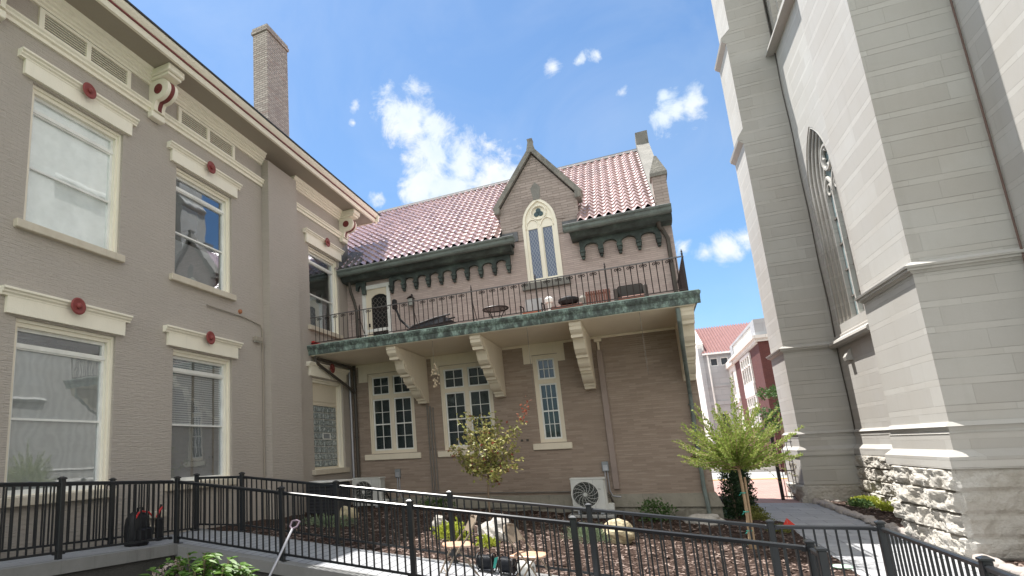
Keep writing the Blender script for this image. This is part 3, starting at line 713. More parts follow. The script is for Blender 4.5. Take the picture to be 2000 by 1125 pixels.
# ------------------------------------------------------------------ middle building (roman brick, wall plane y = 17.5)
YM = 17.5
BB = thing('brick_annex', 'brown brick annex with red clay tile roof, stone dormer gable and green copper balcony', 'building', (-3.8, 20, GZ))
gx0, gx1, gxc = -3.32, -1.0, -2.15
dbl = [(-8.22, -6.62), (-5.70, -4.06)]
mh = [rect(a, b, .05, 2.68) for a, b in dbl] + [rect(-2.80, -2.08, .13, 2.68), rect(-8.27, -7.22, 3.30, 5.76)]
gw = arch(-2.64, -1.66, 4.90, 6.78, 7.56)
MB().prism(rect(XL+.001, 1.35, -1.33, 3.15), 'y', YM, YM+.35, mh[:3]).build('lower_wall', roman_brick, BB)
MB().prism([(XL+.001,3.1505),(-8.27,3.1505),(-8.27,5.76),(-7.22,5.76),(-7.22,3.1505),(1.35,3.1505),(1.35,6.28),(-1.66,6.28),(-1.66,4.90),(-2.64,4.90),(-2.64,6.28),(XL+.001,6.28)], 'y', YM, YM+.35).build('upper_wall', upper_brick, BB)
MB().prism([(gx0,6.281),(-2.64,6.281)]+gw[2:][::-1]+[(-1.66,6.281),(gx1,6.281),(gx1,7.38),(gxc,9.02),(gx0,7.38)], 'y', YM-.03, YM+.35).build('gable_wall', gable_brick, BB)
# side and back walls, gable end
gp = [(17.851,-1.33),(27.0,-1.33),(27.0,6.28),(22.2,10.4),(17.851,6.95)]
MB().prism(gp, 'x', 1.0, 1.349).build('gable_end_wall', roman_brick, BB)
MB().box((-24,26.7,-2.2), (1.0,27.0,6.3)).build('back_wall', roman_brick, BB)
# plinth
MB().prism([(YM,-1.33),(YM-.03,-1.331),(YM-.10,-1.66),(YM,-1.66)], 'x', XL+.001, 1.36).build('water_table', plinth_stone, BB)
MB().hexa([(1.3501,17.4,-1.66),(1.50,17.35,-1.66),(1.50,27,-1.66),(1.3501,27,-1.66)], [(1.3501,17.45,-1.33),(1.38,17.45,-1.33),(1.38,27,-1.33),(1.3501,27,-1.33)]).hexa([(1.20,17.36,-1.66),(1.5,17.36,-1.66),(1.5,17.5,-1.66),(1.2,17.5,-1.66)], [(1.20,17.45,-1.33),(1.37,17.45,-1.33),(1.37,17.5,-1.33),(1.2,17.5,-1.33)]).build('water_table', plinth_stone, BB)
def rough_course(mb, plane, c, u0, u1, z0, z1, out, st=.035, amp=.07, seed=0, flip=False):
    """rock-faced stone course on a plane: plane 'x' (faces -x, at x=c) or 'y' (faces -y, at y=c)"""
    us = []; u = u0; rnd = random.Random(seed*31+int(z0*100))
    while u < u1-.25: us.append(u); u += rnd.uniform(.9, 1.7)
    us.append(u1)
    if len(us) > 2 and us[-1]-us[-2] < .3: us.pop(-2)
    for a, b in zip(us[:-1], us[1:]):
        nu = max(3, int((b-a)/st)); nz = max(3, int((z1-z0)/st)); base = rnd.uniform(.2, 1)*amp*.5; tilt = rnd.uniform(-.5, .5)*amp
        vs = []
        for j in range(nz+1):
            for i in range(nu+1):
                uu = a+(b-a)*i/nu; zz = z0+(z1-z0)*j/nz
                e = min(i/nu*(b-a), (1-i/nu)*(b-a), j/nz*(z1-z0), (1-j/nz)*(z1-z0))
                edge = min(1, max(0, e/.03))
                n_ = noise.noise(Vector((uu*2.0+seed, zz*3.4, seed*5.1)))*1.1+noise.noise(Vector((uu*5.5+seed, zz*9, seed)))*.55+noise.noise(Vector((uu*14, zz*20, seed*2)))*.28
                d = edge**.6*(base+tilt*(j/nz-.5)+amp*n_+amp*.45)
                d -= amp*.5*max(0, .30-j/nz)
                d = max(d, 0)+(.0 if edge > 0 else -.012)
                d += out
                vs.append((c-d, uu, zz) if plane == 'x' else (uu, c-d, zz))
        o = len(mb.v); mb.v += vs
        for j in range(nz):
            for i in range(nu):
                q = o+j*(nu+1)+i; mb.f.append((q, q+1, q+nu+2, q+nu+1))
rb_ = MB(); rough_course(rb_, 'y', 17.47, XL, 1.46, -1.93, -1.665, .0, .07, .03, 3); rough_course(rb_, 'y', 17.47, XL, 1.46, -2.22, -1.935, .0, .07, .03, 4)
rb_.box((XL,17.475,-2.3), (1.455,17.7,-1.661)); rb_.box((1.0,17.7,-2.3), (1.46,27,-1.661))
rb_.build('rough_base', plinth_stone, BB)
# big casement windows under the balcony
def casement(x0, x1, z0, z1, cols, nc, blk=2):
    f = MB(); W = x1-x0
    n = cols; gap = .11; mul = .13; aw = (W-2*gap-(n-1)*mul)/n
    hs = []; cells = []
    tz = z1-.80
    for k in range(n):
        a = x0+gap+k*(aw+mul)
        hs += [rect(a, a+aw, z0+.10, tz-.05), rect(a, a+aw, tz+.08, z1-.11)]
        cells += [(a, a+aw, z0+.10, tz-.05, nc, 4), (a, a+aw, tz+.08, z1-.11, nc, 2)]
    f.prism(rect(x0, x1, z0, z1), 'y', YM+.05, YM+.18, hs)
    f.prism(rect(x0, x1, z0, z1), 'y', YM+.02, YM+.05, [rect(x0+.05, x1-.05, z0+.03, z1-.05)])
    wn = f.build('window', cream, BB)
    for a, b, c, d, nx, nz in cells:
        q = .045; m_ = MB(); m_.prism(rect(a+.001, b-.001, c+.001, d-.001), 'y', YM+.09, YM+.13, [rect(a+q, b-q, c+q, d-q)])
        for i in range(1, nx): xx = a+q+(b-a-2*q)*i/nx; m_.box((xx-.009, YM+.10, c+q), (xx+.009, YM+.125, d-q))
        for j in range(1, nz):
            zz = c+q+(d-c-2*q)*j/nz; hw = .020 if (nz == 4 and j == 2) else .009
            m_.box((a+q, YM+.099, zz-hw), (b-q, YM+.126, zz+hw))
        m_.build('sash', white, wn)
        MB().box((a+q-.005, YM+.127, c+q-.005), (b-q+.005, YM+.131, d-q+.005)).build('pane', glass2, wn)
        MB().box((a, YM+.26, c), (b, YM+.27, d)).build('blind', grey_blind, wn)
    MB().bevbox((x0-.22, YM-.07, z0-.20), (x1+.14, YM+.05, z0-.02), .012).build('sill', cream, wn)
for a, b in dbl: casement(a, b, .05, 2.68, 2, 2)
casement(-2.80, -2.08, .13, 2.68, 1, 3)
# cream window heads just under the balcony soffit
for a, b, lo, xa, xb in ((-8.22, -6.62, 2.42, -8.55, -6.30), (-5.70, -4.06, 2.42, -5.95, -3.85), (-2.80, -2.08, 2.45, -3.05, -1.87)):
    MB().prism([(xa,lo),(a-.002,lo),(a-.002,2.69),(b+.002,2.69),(b+.002,lo),(xb,lo),(xb,3.02),(xa,3.02)], 'y', YM-.035, YM+.03).build('window_head', cream, BB)
MB().box((XL+.002,YM-.05,2.96), (1.35,YM-.001,3.02)).build('ceiling_moulding', cream, BB)
# balcony slab, copper edge, brackets
mint = mat('mint_patina', rough=.6, build=b_smooth((.48, .63, .56), .6, 4, (.30, .42, .37), 20, .003))
BAL = MB().box((XL+.02,14.80,3.022), (1.36,YM-.002,3.20)); bo = BAL.build('balcony', cream, BB)
MB().box((XL+.02,14.80,3.201), (1.36,YM-.002,3.30)).box((XL+.02,17.38,3.301),(1.34,YM-.002,3.42)).build('floor', brownfloor, bo)
cp = [(14.80,3.04),(14.76,3.04),(14.75,3.07),(14.735,3.17),(14.70,3.21),(14.67,3.26),(14.665,3.315),(14.70,3.318),(14.72,3.29),(14.80,3.30)]
MB().prism(cp, 'x', XL-.08, 1.47).build('copper_gutter', copper, bo)
MB().prism([(1.36,3.04),(1.40,3.04),(1.41,3.07),(1.425,3.17),(1.46,3.21),(1.49,3.26),(1.495,3.315),(1.46,3.318),(1.44,3.29),(1.36,3.30)], 'y', 14.70, 17.6).build('copper_gutter', copper, bo)
MB().box((XL-.08,14.668,3.3185), (1.47,14.71,3.332)).build('gutter_lip', mint, bo)
jt = MB()
for k in range(5): x = XL+.9+k*1.9; jt.prism([(a-.006 if a < 14.79 else a, b+.004) for a, b in cp], 'x', x, x+.04)
jt.build('gutter_joints', copper, bo)
def con(xc):
    w2 = .14
    pf = [(14.90,3.015),(14.90,2.93),(14.93,2.90),(14.95,2.83),(15.02,2.77),(15.10,2.73),(15.12,2.66),(15.38,2.66),(15.40,2.70),(15.46,2.68),
          (15.50,2.55),(15.56,2.43),(15.68,2.34),(15.82,2.30),(15.84,2.24),(16.04,2.24),(16.06,2.20),(16.10,2.12),(16.20,2.05),(16.33,2.02),(16.36,1.96),(16.52,1.96),(16.54,1.90),(16.66,1.90),
          (16.70,1.83),(16.78,1.76),(16.90,1.70),(17.06,1.67),(17.08,1.62),(17.20,1.62),(17.22,1.54),(YM-.001,1.54),(YM-.001,3.015)]
    MB().prism(pf, 'x', xc-w2, xc+w2).build('bracket', cream, bo)
    ins = [(a*.86+17.5*.14+.02, (b-3.0)*.86+3.0-.03) for a, b in pf[:-2]]
    MB().prism([(15.05,3.0)]+[(a+.12, b+.02) for a, b in pf[10:-3]]+[(17.44,1.62),(17.44,3.0)], 'x', xc+w2+.0005, xc+w2+.014).build('bracket_panel', cream, bo)
for xc in (-6.24, -3.80, -1.27, 1.18): con(xc)
# copper eaves: gutter, soffit box, frieze and corbel arches
def eave(x0, x1, endr, endl, arches, sp, xs_):
    e = MB(); gp_ = [(16.92,6.05),(16.80,6.05),(16.76,6.10),(16.75,6.17),(16.71,6.20),(16.70,6.235),(16.73,6.24),(16.76,6.21),(16.95,6.22)]
    e.prism(gp_, 'x', x0, x1)
    eo = e.build('eaves_gutter', copper_grey, BB)
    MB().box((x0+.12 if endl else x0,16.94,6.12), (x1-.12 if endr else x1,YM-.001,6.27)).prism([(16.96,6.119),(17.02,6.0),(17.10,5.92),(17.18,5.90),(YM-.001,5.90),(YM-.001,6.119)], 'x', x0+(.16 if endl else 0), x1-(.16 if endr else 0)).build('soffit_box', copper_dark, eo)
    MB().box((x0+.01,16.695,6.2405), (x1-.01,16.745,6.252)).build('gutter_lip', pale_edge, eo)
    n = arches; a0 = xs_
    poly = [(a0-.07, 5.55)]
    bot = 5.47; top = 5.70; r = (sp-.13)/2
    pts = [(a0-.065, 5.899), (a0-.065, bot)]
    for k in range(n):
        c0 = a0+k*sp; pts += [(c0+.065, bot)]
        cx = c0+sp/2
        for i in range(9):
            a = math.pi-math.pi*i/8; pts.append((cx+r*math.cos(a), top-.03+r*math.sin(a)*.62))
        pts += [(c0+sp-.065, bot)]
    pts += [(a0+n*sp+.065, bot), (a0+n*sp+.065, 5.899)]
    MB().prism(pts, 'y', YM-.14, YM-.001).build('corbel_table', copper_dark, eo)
    for k in range(n+1):
        cbm = MB(); c0 = a0+k*sp; cbm.bevbox((c0-.075,YM-.20,5.52), (c0+.075,YM-.001,5.60), .01).bevbox((c0-.055,YM-.18,5.40), (c0+.055,YM-.001,5.519), .01).bevbox((c0-.04,YM-.13,5.33), (c0+.04,YM-.001,5.399), .01)
        cbm.build('corbel', copper_dark, eo)
copper_grey = mat('grey_copper', rough=.6, build=b_smooth((.165, .20, .185), .9, 2.2, (.065, .072, .07), 20, .006))
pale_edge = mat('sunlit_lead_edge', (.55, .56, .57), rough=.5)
eave(-8.84, -2.84, True, False, 9, .437, -7.12)
eave(-1.43, 1.36, False, True, 4, .50, -1.02)
MB().prism([(-8.45,5.899),(-8.45,5.62),(-8.38,5.6),(-8.36,5.72),(-8.30,5.78),(-8.24,5.72),(-8.22,5.45),(-8.10,5.45),(-8.10,5.899)], 'y', YM-.14, YM-.001).build('corbel_table', copper_dark, BB)
# tile roof
def rz_(y): return 6.30+(y-16.86)*.795
x0, x1, ya, yb = -14.0, .99, 16.84, 22.2; pitch_len = math.hypot(yb-ya, (yb-ya)*.795)
rows = 21; vs = []; fs = []; per = .25; nc = int((x1-x0)/per*8); 
nrm = Vector((0, -.795, 1)).normalized(); prof_rows = []
for r in range(rows):
    for t, hgt in ((0.0, .055), (1.0, .010)):
        prof_rows.append((ya+(yb-ya)*(r+t)/rows, hgt))
for (y, hgt) in prof_rows:
    for i in range(nc+1):
        x = x0+(x1-x0)*i/nc; ph = ((x-x0)/per) % 1.0
        wv = math.sin(ph*2*math.pi); hh = (.066*wv if wv > 0 else .034*wv)
        p = Vector((x+.004*noise.noise(Vector((x*3, y*3, 0))), y, rz_(y))) + nrm*(hgt+hh+.006*noise.noise(Vector((math.floor((x-x0)/per)*1.7, math.floor(y/.25)*2.3, 5))))
        vs.append(tuple(p))
for j in range(len(prof_rows)-1):
    for i in range(nc):
        q = j*(nc+1)+i; fs.append((q, q+1, q+nc+2, q+nc+1))
fs = [f for f in fs if not (gx0+.03 < sum(vs[i][0] for i in f)/4 < gx1-.03 and sum(vs[i][1] for i in f)/4 < YM+.40)]
MB().add(vs, fs).build('tile_roof', tile, BB, smooth=False)
rd = MB()
for a, b, y0r, z0r in ((-23.5, gx0+.02, 16.9, 6.27), (gx0+.021, gx1-.021, 17.9, 7.06), (gx1-.02, .99, 16.9, 6.27)): rd.prism([(y0r,z0r),(22.2,10.48),(27.3,6.27)]+([(17.9,6.27)] if y0r > 17 else []), 'x', a, b)
rd.build('roof_deck', roof_dark, BB)
MB().prism([(22.05,10.50),(22.12,10.62),(22.28,10.62),(22.35,10.50)], 'x', -14, 1.0).build('ridge_cap', roof_dark, BB)
MB().box((-14,22.02,10.475), (1.0,22.06,10.535)).build('ridge_flashing', pale_edge, BB)
# parapet at the right-hand gable end and its corner pier
MB().prism([(17.45,6.80),(17.45,6.42),(22.2,10.2),(27.0,6.42),(27.0,6.80),(22.55,10.62),(22.55,11.15),(21.95,11.15),(21.95,10.66)], 'x', 1.0, 1.40).build('gable_parapet', pale_stone, BB)
pier = MB().box((1.02,17.05,6.285), (1.37,17.44,7.22)).build('corner_pier', gable_brick, BB)
MB().loft([[(.98,17.0,7.221),(1.41,17.0,7.221),(1.41,17.48,7.221),(.98,17.48,7.221)], [(.98,17.0,7.32),(1.41,17.0,7.32),(1.41,17.48,7.32),(.98,17.48,7.32)], [(1.16,17.2,7.9),(1.22,17.2,7.9),(1.22,17.28,7.9),(1.16,17.28,7.9)]]).build('pier_cap', stone_trim, pier)
# dormer gable: coping, kneelers, finial, roof and cheeks
cop = MB(); cw = .16
for s_, gx in ((-1, gx0), (1, gx1)):
    a = Vector((gx+s_*.06, 7.36)); b = Vector((gxc, 9.07)); d = (b-a).normalized(); n_ = Vector((-d.y, d.x))*(-s_)
    if n_.y < 0: n_ = -n_
    cop.prism([tuple(a), tuple(b), (b.x, b.y+.24), tuple(a+n_*.15)], 'y', YM-.16, YM+.38)
cop.build('gable_coping', stone_trim, BB)
kn = MB()
for s_, gx in ((-1, gx0), (1, gx1)):
    kn.bevbox((gx-.14 if s_ < 0 else gx-.04, YM-.17, 7.25), (gx+.04 if s_ < 0 else gx+.14, YM+.40, 7.47), .02)
kn.build('kneeler', stone_trim, BB)
MB().loft([[(gxc-.14,YM-.17,9.06),(gxc+.14,YM-.17,9.06),(gxc+.14,YM+.2,9.06),(gxc-.14,YM+.2,9.06)], [(gxc-.07,YM-.13,9.42),(gxc+.07,YM-.13,9.42),(gxc+.07,YM+.1,9.42),(gxc-.07,YM+.1,9.42)], [(gxc-.08,YM-.15,9.52),(gxc+.08,YM-.15,9.52),(gxc+.08,YM+.12,9.52),(gxc-.08,YM+.12,9.52)]]).build('finial', stone_trim, BB)
MB().prism([(gx0+.02,6.3),(gx1-.02,6.3),(gx1-.02,7.34),(gxc,8.95),(gx0+.02,7.34)], 'y', YM+.351, 20.6).build('dormer_roof', tile, BB)
MB().bevbox((gx0-.02,YM-.06,6.285), (gx0+.50,YM-.031,6.60), .006).build('lead_apron', lead, BB); MB().bevbox((gx1-.50,YM-.06,6.285), (gx1+.02,YM-.031,6.62), .006).build('lead_apron', lead, BB)
# gothic window
GWp = MB()
vr = MB(); cxm = -2.15
outer = arch(-2.64-.27, -1.66+.27, 6.0, 6.72, 7.98, 9)[2:]; inner = arch(-2.64, -1.66, 6.0, 6.78, 7.56, 9)[2:]
for i in range(len(inner)-1):
    if i in (8, 9): continue
    a, b, c_, d_ = inner[i], inner[i+1], outer[i+1], outer[i]
    k = .012; ctr = ((a[0]+b[0]+c_[0]+d_[0])/4, (a[1]+b[1]+c_[1]+d_[1])/4)
    for h in (0, 1):
        p = [a, b, c_, d_]
        m0 = ((a[0]+b[0])/2, (a[1]+b[1])/2); m1 = ((c_[0]+d_[0])/2, (c_[1]+d_[1])/2)
        q = [a, m0, m1, d_] if h == 0 else [m0, b, c_, m1]
        cc = (sum(t[0] for t in q)/4, sum(t[1] for t in q)/4)
        q = [(cc[0]+(t[0]-cc[0])*.95, cc[1]+(t[1]-cc[1])*.97) for t in q]
        vr.prism(q, 'y', YM-.05, YM-.031)
vo = vr.build('voussoirs', gable_brick, BB)
MB().prism([inner[8], inner[10], outer[10], (cxm, 8.08), outer[8]], 'y', YM-.06, YM-.031, []).build('keystone', pale_stone, BB)
lightL = rect(-2.50, -2.225, 5.02, 6.60); lightR = rect(-2.075, -1.80, 5.02, 6.60)
cc_ = [(cxm+.19*math.cos(q*math.pi/10), 7.10+.19*math.sin(q*math.pi/10)) for q in range(20)]
gwin = MB().prism(arch(-2.66, -1.64, 4.90, 6.78, 7.58), 'y', YM+.02, YM+.10, [lightL, lightR, cc_]).build('gothic_window', cream_trim, BB)
MB().prism(arch(-2.66, -1.64, 4.90, 6.78, 7.58), 'y', YM-.04, YM+.02, [arch(-2.575, -1.725, 4.96, 6.78, 7.47)]).build('arch_frame', cream_trim, gwin)
MB().box((cxm-.05, YM-.035, 4.95), (cxm+.05, YM+.02, 6.62)).build('mullion', cream_trim, gwin)
tr_ = MB()
for s_ in (-1, 1):
    c1 = cxm+s_*.215
    for t_ in (-1, 1):
        pts = [(c1+t_*.20*math.cos(a_), YM+.005, 6.60+.30*math.sin(a_)) for a_ in [R_(k*11) for k in range(9)]]
        tr_.tube(pts, .022, 6)
tr_.tube([(cxm+.225*math.cos(q*math.pi/12), YM+.005, 7.10+.225*math.sin(q*math.pi/12)) for q in range(25)], .026, 6)
tr_.build('tracery', cream_trim, gwin, smooth=True)
MB().prism(cc_, 'y', YM+.06, YM+.07, []).build('roundel_plate', cream_trim, gwin)
tf = MB()
for k in range(3):
    a_ = R_(90+120*k); tf.lathe((cxm+.075*math.cos(a_), YM+.04, 7.10+.075*math.sin(a_)), [(.001,0),(.075,0),(.075,.021),(.001,.021)], 16, 'y')
tf.build('trefoil_glass', mat('teal_glass', (.03, .07, .08), rough=.3), gwin)
for r_ in (lightL, lightR):
    MB().prism(rect(r_[0][0]-.01, r_[1][0]+.01, 5.01, 6.61), 'y', YM+.05, YM+.06, []).build('leaded_pane', lattice, gwin)
MB().bevbox((-2.85, YM-.10, 4.68), (-1.45, YM+.02, 4.895), .015).build('sill', pale_stone, gwin)
# balcony door
dr = MB().prism(rect(-8.27, -7.22, 3.30, 5.76), 'y', YM-.04, YM+.10, [rect(-8.14, -7.35, 3.42, 5.62)]).build('balcony_door', white, BB)
MB().prism(rect(-8.17, -7.32, 3.42, 5.64), 'y', YM+.02, YM+.07, [rect(-7.95, -7.36, 3.50, 4.12), [(-7.95,4.22),(-7.36,4.22),(-7.36,5.30),(-7.50,5.40),(-7.66,5.43),(-7.82,5.40),(-7.95,5.30)]]).build('door_leaf', cream, dr)
MB().box((-8.17,YM+.012,4.12), (-7.32,YM+.019,4.22)).build('push_rail', white, dr)
MB().box((-8.0,YM+.075,3.44), (-7.34,YM+.085,5.5)).build('dark_pane', dark_in, dr)
gr_ = MB()
for k in range(9):
    for s_ in (-1, 1):
        xk = -7.95+.59*(k/8); pts = [(min(-7.36, max(-7.95, xk+s_*.075*math.sin(t*math.pi*2/.36))), YM+.035, 3.5+t) for t in [q*.06 for q in range(31)]]
        if k % 2 == 0: gr_.tube(pts, .006, 4)
gr_.build('security_grille', conduit, dr)
MB().bevbox((-8.07,YM-.02,4.30), (-8.02,YM+.02,4.42), .005).build('door_handle', iron, dr)
# flashing where the tile roof meets the taupe building
MB().hexa([(-8.858,16.95,6.25),(-8.84,16.95,6.25),(-8.84,17.66,6.25),(-8.858,17.66,6.25)], [(-8.858,16.98,7.0),(-8.84,16.98,7.0),(-8.84,17.66,7.55),(-8.858,17.66,7.55)]).build('wall_flashing', lead, BB)
MB().add([(-8.84,16.8,6.30),(-8.0,16.8,6.30),(-8.0,17.0,6.47),(-8.25,17.7,7.03),(-8.84,17.95,7.25),(-8.84,16.8,6.33),(-8.0,16.8,6.33),(-8.0,17.0,6.53),(-8.25,17.7,7.09),(-8.84,17.95,7.32)], [(0,1,2,3,4),(5,6,7,8,9),(0,1,6,5),(1,2,7,6),(2,3,8,7),(3,4,9,8)]).build('valley_flashing', lead, BB)
# ------------------------------------------------------------------ church (own axes, turned 1 degree)
CA = .0177
CH = thing('limestone_church', 'tall pale limestone church wall with stepped buttresses and a tracery window, filling the right side', 'church', (6.5, 18, GZ), rot=CA)
XW = 6.5
def cbox(*a): return MB().box(*a)
wy = (20.95, 23.45, 3.45, 7.9, 10.0)
win = arch(wy[0], wy[1], wy[2], wy[3], wy[4], 12)
MB().prism([(-6,.10),(27,.10),(27,14.0),(-6,14.0)], 'x', XW, XW+1.2, [win]).build('wall', limestone, CH)
cl = arch(21.05, 23.75, 15.0, 20, 22.2, 8)
MB().prism([(-6,14.35),(27,14.35),(27,30),(-6,30)], 'x', XW+.12, XW+1.2, [cl]).build('upper_wall', limestone, CH)
MB().prism([(XW+1.2,13.9),(XW-.30,13.9),(XW-.30,13.98),(XW-.22,14.04),(XW-.20,14.10),(XW+.13,14.36),(XW+1.2,14.36)], 'y', 16.1, 23.95).build('string_course', limestone, CH)
MB().box((XW+1.21,-6,-2.5), (16,27,30)).build('nave_block', limestone, CH)
for k in range(3):
    MB().prism(arch(21.05-.0, 23.75, 15.0, 20, 22.2, 8) if k == 0 else arch(21.05+.14*k, 23.75-.14*k, 15.0, 20, 22.2-.14*k, 8), 'x', XW+.30+.2*k, XW+.6+.2*k, [arch(21.05+.14*(k+1), 23.75-.14*(k+1), 15.1, 20, 22.2-.14*(k+1), 8)]).build('arch_moulding', limestone, CH)
# buttress shafts
def tb(x0, y0, x1, y1, z0, z1, e0, e1, far=True):
    """block that widens by e at its foot/head on the free sides"""
    return MB().hexa([(x0-e0,y0-e0,z0),(x1,y0-e0,z0),(x1,y1+e0,z0),(x0-e0,y1+e0,z0)], [(x0-e1,y0-e1,z1),(x1,y0-e1,z1),(x1,y1+e1,z1),(x0-e1,y1+e1,z1)])
def buttress(y0, y1, ledges, inscribed):
    x0 = 5.0; yc = (y0+y1)/2
    # main faces
    lz0 = 2.80
    parts = [(x0, y0, y1, .10, lz0)]
    b = cbox((x0, y0, .10), (XW-.001, y1, lz0)).build('buttress', limestone, CH)
    e = .03
    # ledge at 2.95
    L = MB(); L.add(tb(x0,y0,XW-.001,y1,lz0+.001,lz0+.05,.02,.05).v, tb(0,0,1,1,0,1,0,0).f)
    for z_0, z_1, e0, e1 in ((lz0+.05,lz0+.10,.09,.09),(lz0+.10,lz0+.14,.12,.13),(lz0+.14,lz0+.22,.13,.0)):
        q = tb(x0,y0,XW-.001,y1,z_0+.0005,z_1,e0,e1); L.add(q.v, q.f)
    L.build('ledge', limestone, b)
    zc = lz0+.22; dx = .03
    for zt, nx in ledges:
        u = cbox((x0+dx, y0+.02, zc), (XW-.002, y1-.02, zt)).build('upper_stage', limestone, b)
        if nx is not None:
            q = MB().prism([(x0+dx-.14,zt-.12),(x0+dx-.16,zt-.02),(x0+dx-.12,zt+.05),(x0+nx,zt+.34),(XW-.003,zt+.34),(XW-.003,zt-.12)], 'y', y0+.021, y1-.021).build('weathering', limestone, u)
            MB().prism([(x0+dx-.01,zt-.24),(x0+dx-.14,zt-.13),(XW-.003,zt-.13),(XW-.003,zt-.24)], 'y', y0+.024, y1-.024).build('drip_mould', limestone, u)
            zc = zt+.34; dx = nx
    # plinth mouldings
    for z_0, z_1, e0, e1, nm in ((.02,.10,.085,.02,'m'),(-.06,.02,.03,.05,'m'),(-.10,-.06,.06,.03,'m'),(-.38,-.10,.05,.05,'s'),(-.50,-.38,.17,.055,'s'),(-.70,-.50,.17,.17,'s')):
        q = tb(x0,y0,XW-.003,y1,z_0+.0008,z_1,e0,e1); q.build('plinth_moulding', limestone if nm == 'm' else limestone, b)
    e = .12
    if inscribed:
        q = tb(x0,y0,XW-.003,y1,-1.62,-.701,.15,.13); q.build('inscribed_block', limestone, b)
        R = MB(); rough_course(R, 'x', x0-.13, y0-.13, y1+.1, -2.3, -1.63, 0, .045, .12, 11)
        rough_course(R, 'y', y0-.12, x0-.16, XW, -2.3, -1.63, 0, .06, .04, 12)
        q = tb(x0,y0,XW-.004,y1,-2.4,-1.621,.125,.125); R.add(q.v, q.f); R.build('rough_base', rock, b)
    else:
        R = MB()
        for k in range(4):
            z1 = -.705-.375*k; z0 = z1-.368
            rough_course(R, 'x', x0-.13, y0-.14, y1+.13, z0, z1, 0, .03, .085, 20+k)
            rough_course(R, 'y', y0-.13, x0-.17, XW, z0, z1, 0, .07, .035, 30+k)
        q = tb(x0,y0,XW-.004,y1,-2.4,-.701,.125,.125); R.add(q.v, q.f); R.build('rough_base', rock, b)
    return b
bb1 = buttress(13.54, 16.08, [(30, None)], False)
bb2 = buttress(24.0, 26.0, [(11.0, .10), (15.2, .28), (30, None)], True)
# plinth along the walls
for ya, yb in ((-6, 13.40), (16.22, 23.86)):
    for pr_, nm in (([(XW,.02),(XW-.085,.02),(XW-.02,.10),(XW,.10)],'a'), ([(XW,-.10),(XW-.06,-.10),(XW-.05,.019),(XW,.019)],'b'), ([(XW,-.70),(XW-.17,-.70),(XW-.17,-.50),(XW-.055,-.38),(XW-.05,-.101),(XW,-.101)],'c')):
        MB().prism(pr_, 'y', ya, yb).build('plinth_moulding', limestone, CH)
R = MB()
for k in range(4):
    z1 = -.705-.375*k; z0 = z1-.368
    rough_course(R, 'x', XW-.13, 16.2, 23.9, z0, z1, 0, .03, .085, 40+k)
R.box((XW-.13,16.2,-2.4), (XW+1.2,23.9,-.701)); R.build('rough_base', rock, CH)
R = MB()
for k in range(4):
    z1 = -.705-.375*k; z0 = z1-.368; rough_course(R, 'x', XW-.13, 7, 13.4, z0, z1, 0, .08, .10, 50+k)
R.box((XW-.13,-6,-2.4), (XW+1.2,13.4,-.701)); R.build('rough_base', rock, CH)
MB().box((XW,-6,-.70), (XW+1.2,27,.0995)).build('wall_foot', limestone, CH)
# window: sill, splayed mouldings, tracery, leaded lights
MB().prism([(XW-.20,2.78),(XW-.24,2.86),(XW-.22,2.94),(XW-.05,3.05),(XW-.05,3.12),(XW+.5,3.50),(XW+.5,2.78)], 'y', 20.35, 23.93).build('window_sill', limestone, CH)
MB().prism([(XW-.16,2.24),(XW-.18,2.34),(XW-.01,2.62),(XW,2.24)], 'y', 22.72, 22.98).build('corbel_stub', limestone, CH)
y0_, y1_, zb_, zs_, za_ = wy
for k in range(4):
    d0, d1 = .08*k, .08*(k+1); f0, f1 = .19*k, .19*(k+1)
    MB().prism(arch(y0_+d0, y1_-f0, zb_, zs_, za_-d0*1.3, 12), 'x', XW+.04+.055*k, XW+.12+.055*k, [arch(y0_+d1, y1_-f1, zb_+.03*k+.02, zs_, za_-d1*1.3, 12)]).build('arch_moulding', limestone, CH)
    rr = MB(); path = arch(y0_+d1-.01, y1_-f1+.01, zb_, zs_, za_-d1*1.3+.02, 12)
    pts = [(XW+.04+.055*k, p[0], p[1]) for p in path[1:]+[path[0]]]
    rr.tube(pts, .035, 6); rr.build('roll_moulding', limestone, CH, smooth=True)
xt = XW+.31; ya, yb = y0_+.32, y1_-.76; yc_ = (ya+yb)/2
cw_ = MB().box((xt, ya-.05, zb_), (xt+.03, yb+.05, za_-.45)).build('church_window', stained, CH)
t_ = MB()
t_.prism([(xt-.16,0),(xt-.05,.08),(xt,.08),(xt,-.08),(xt-.05,-.08)][:0] or [(yc_-.05,zb_),(yc_+.05,zb_),(yc_+.05,7.6),(yc_-.05,7.6)], 'x', xt-.14, xt-.001)
for s_ in (-1, 1):
    t_.prism([(yc_+s_*(yb-yc_)-.04,zb_),(yc_+s_*(yb-yc_)+.04,zb_),(yc_+s_*(yb-yc_)+.04,8.0),(yc_+s_*(yb-yc_)-.04,8.0)], 'x', xt-.12, xt-.002)
def arcpts(c, r, a0, a1, n=10, x=xt-.07): return [(x, c[0]+r*math.cos(a0+(a1-a0)*i/n), c[1]+r*math.sin(a0+(a1-a0)*i/n)) for i in range(n+1)]
hw = (yb-ya)/4
for s_ in (-1, 1):
    cy = yc_+s_*hw*1.0
    for q in (-1, 1): t_.tube(arcpts((cy-q*hw, 7.55), 2*hw, 0 if q > 0 else math.pi, R_(60) if q > 0 else R_(120)), .06, 6)
    t_.tube(arcpts((cy, 7.75), .17, 0, 2*math.pi, 14), .035, 6)
t_.tube(arcpts((yc_, 8.75), .40, 0, 2*math.pi, 18), .07, 6)
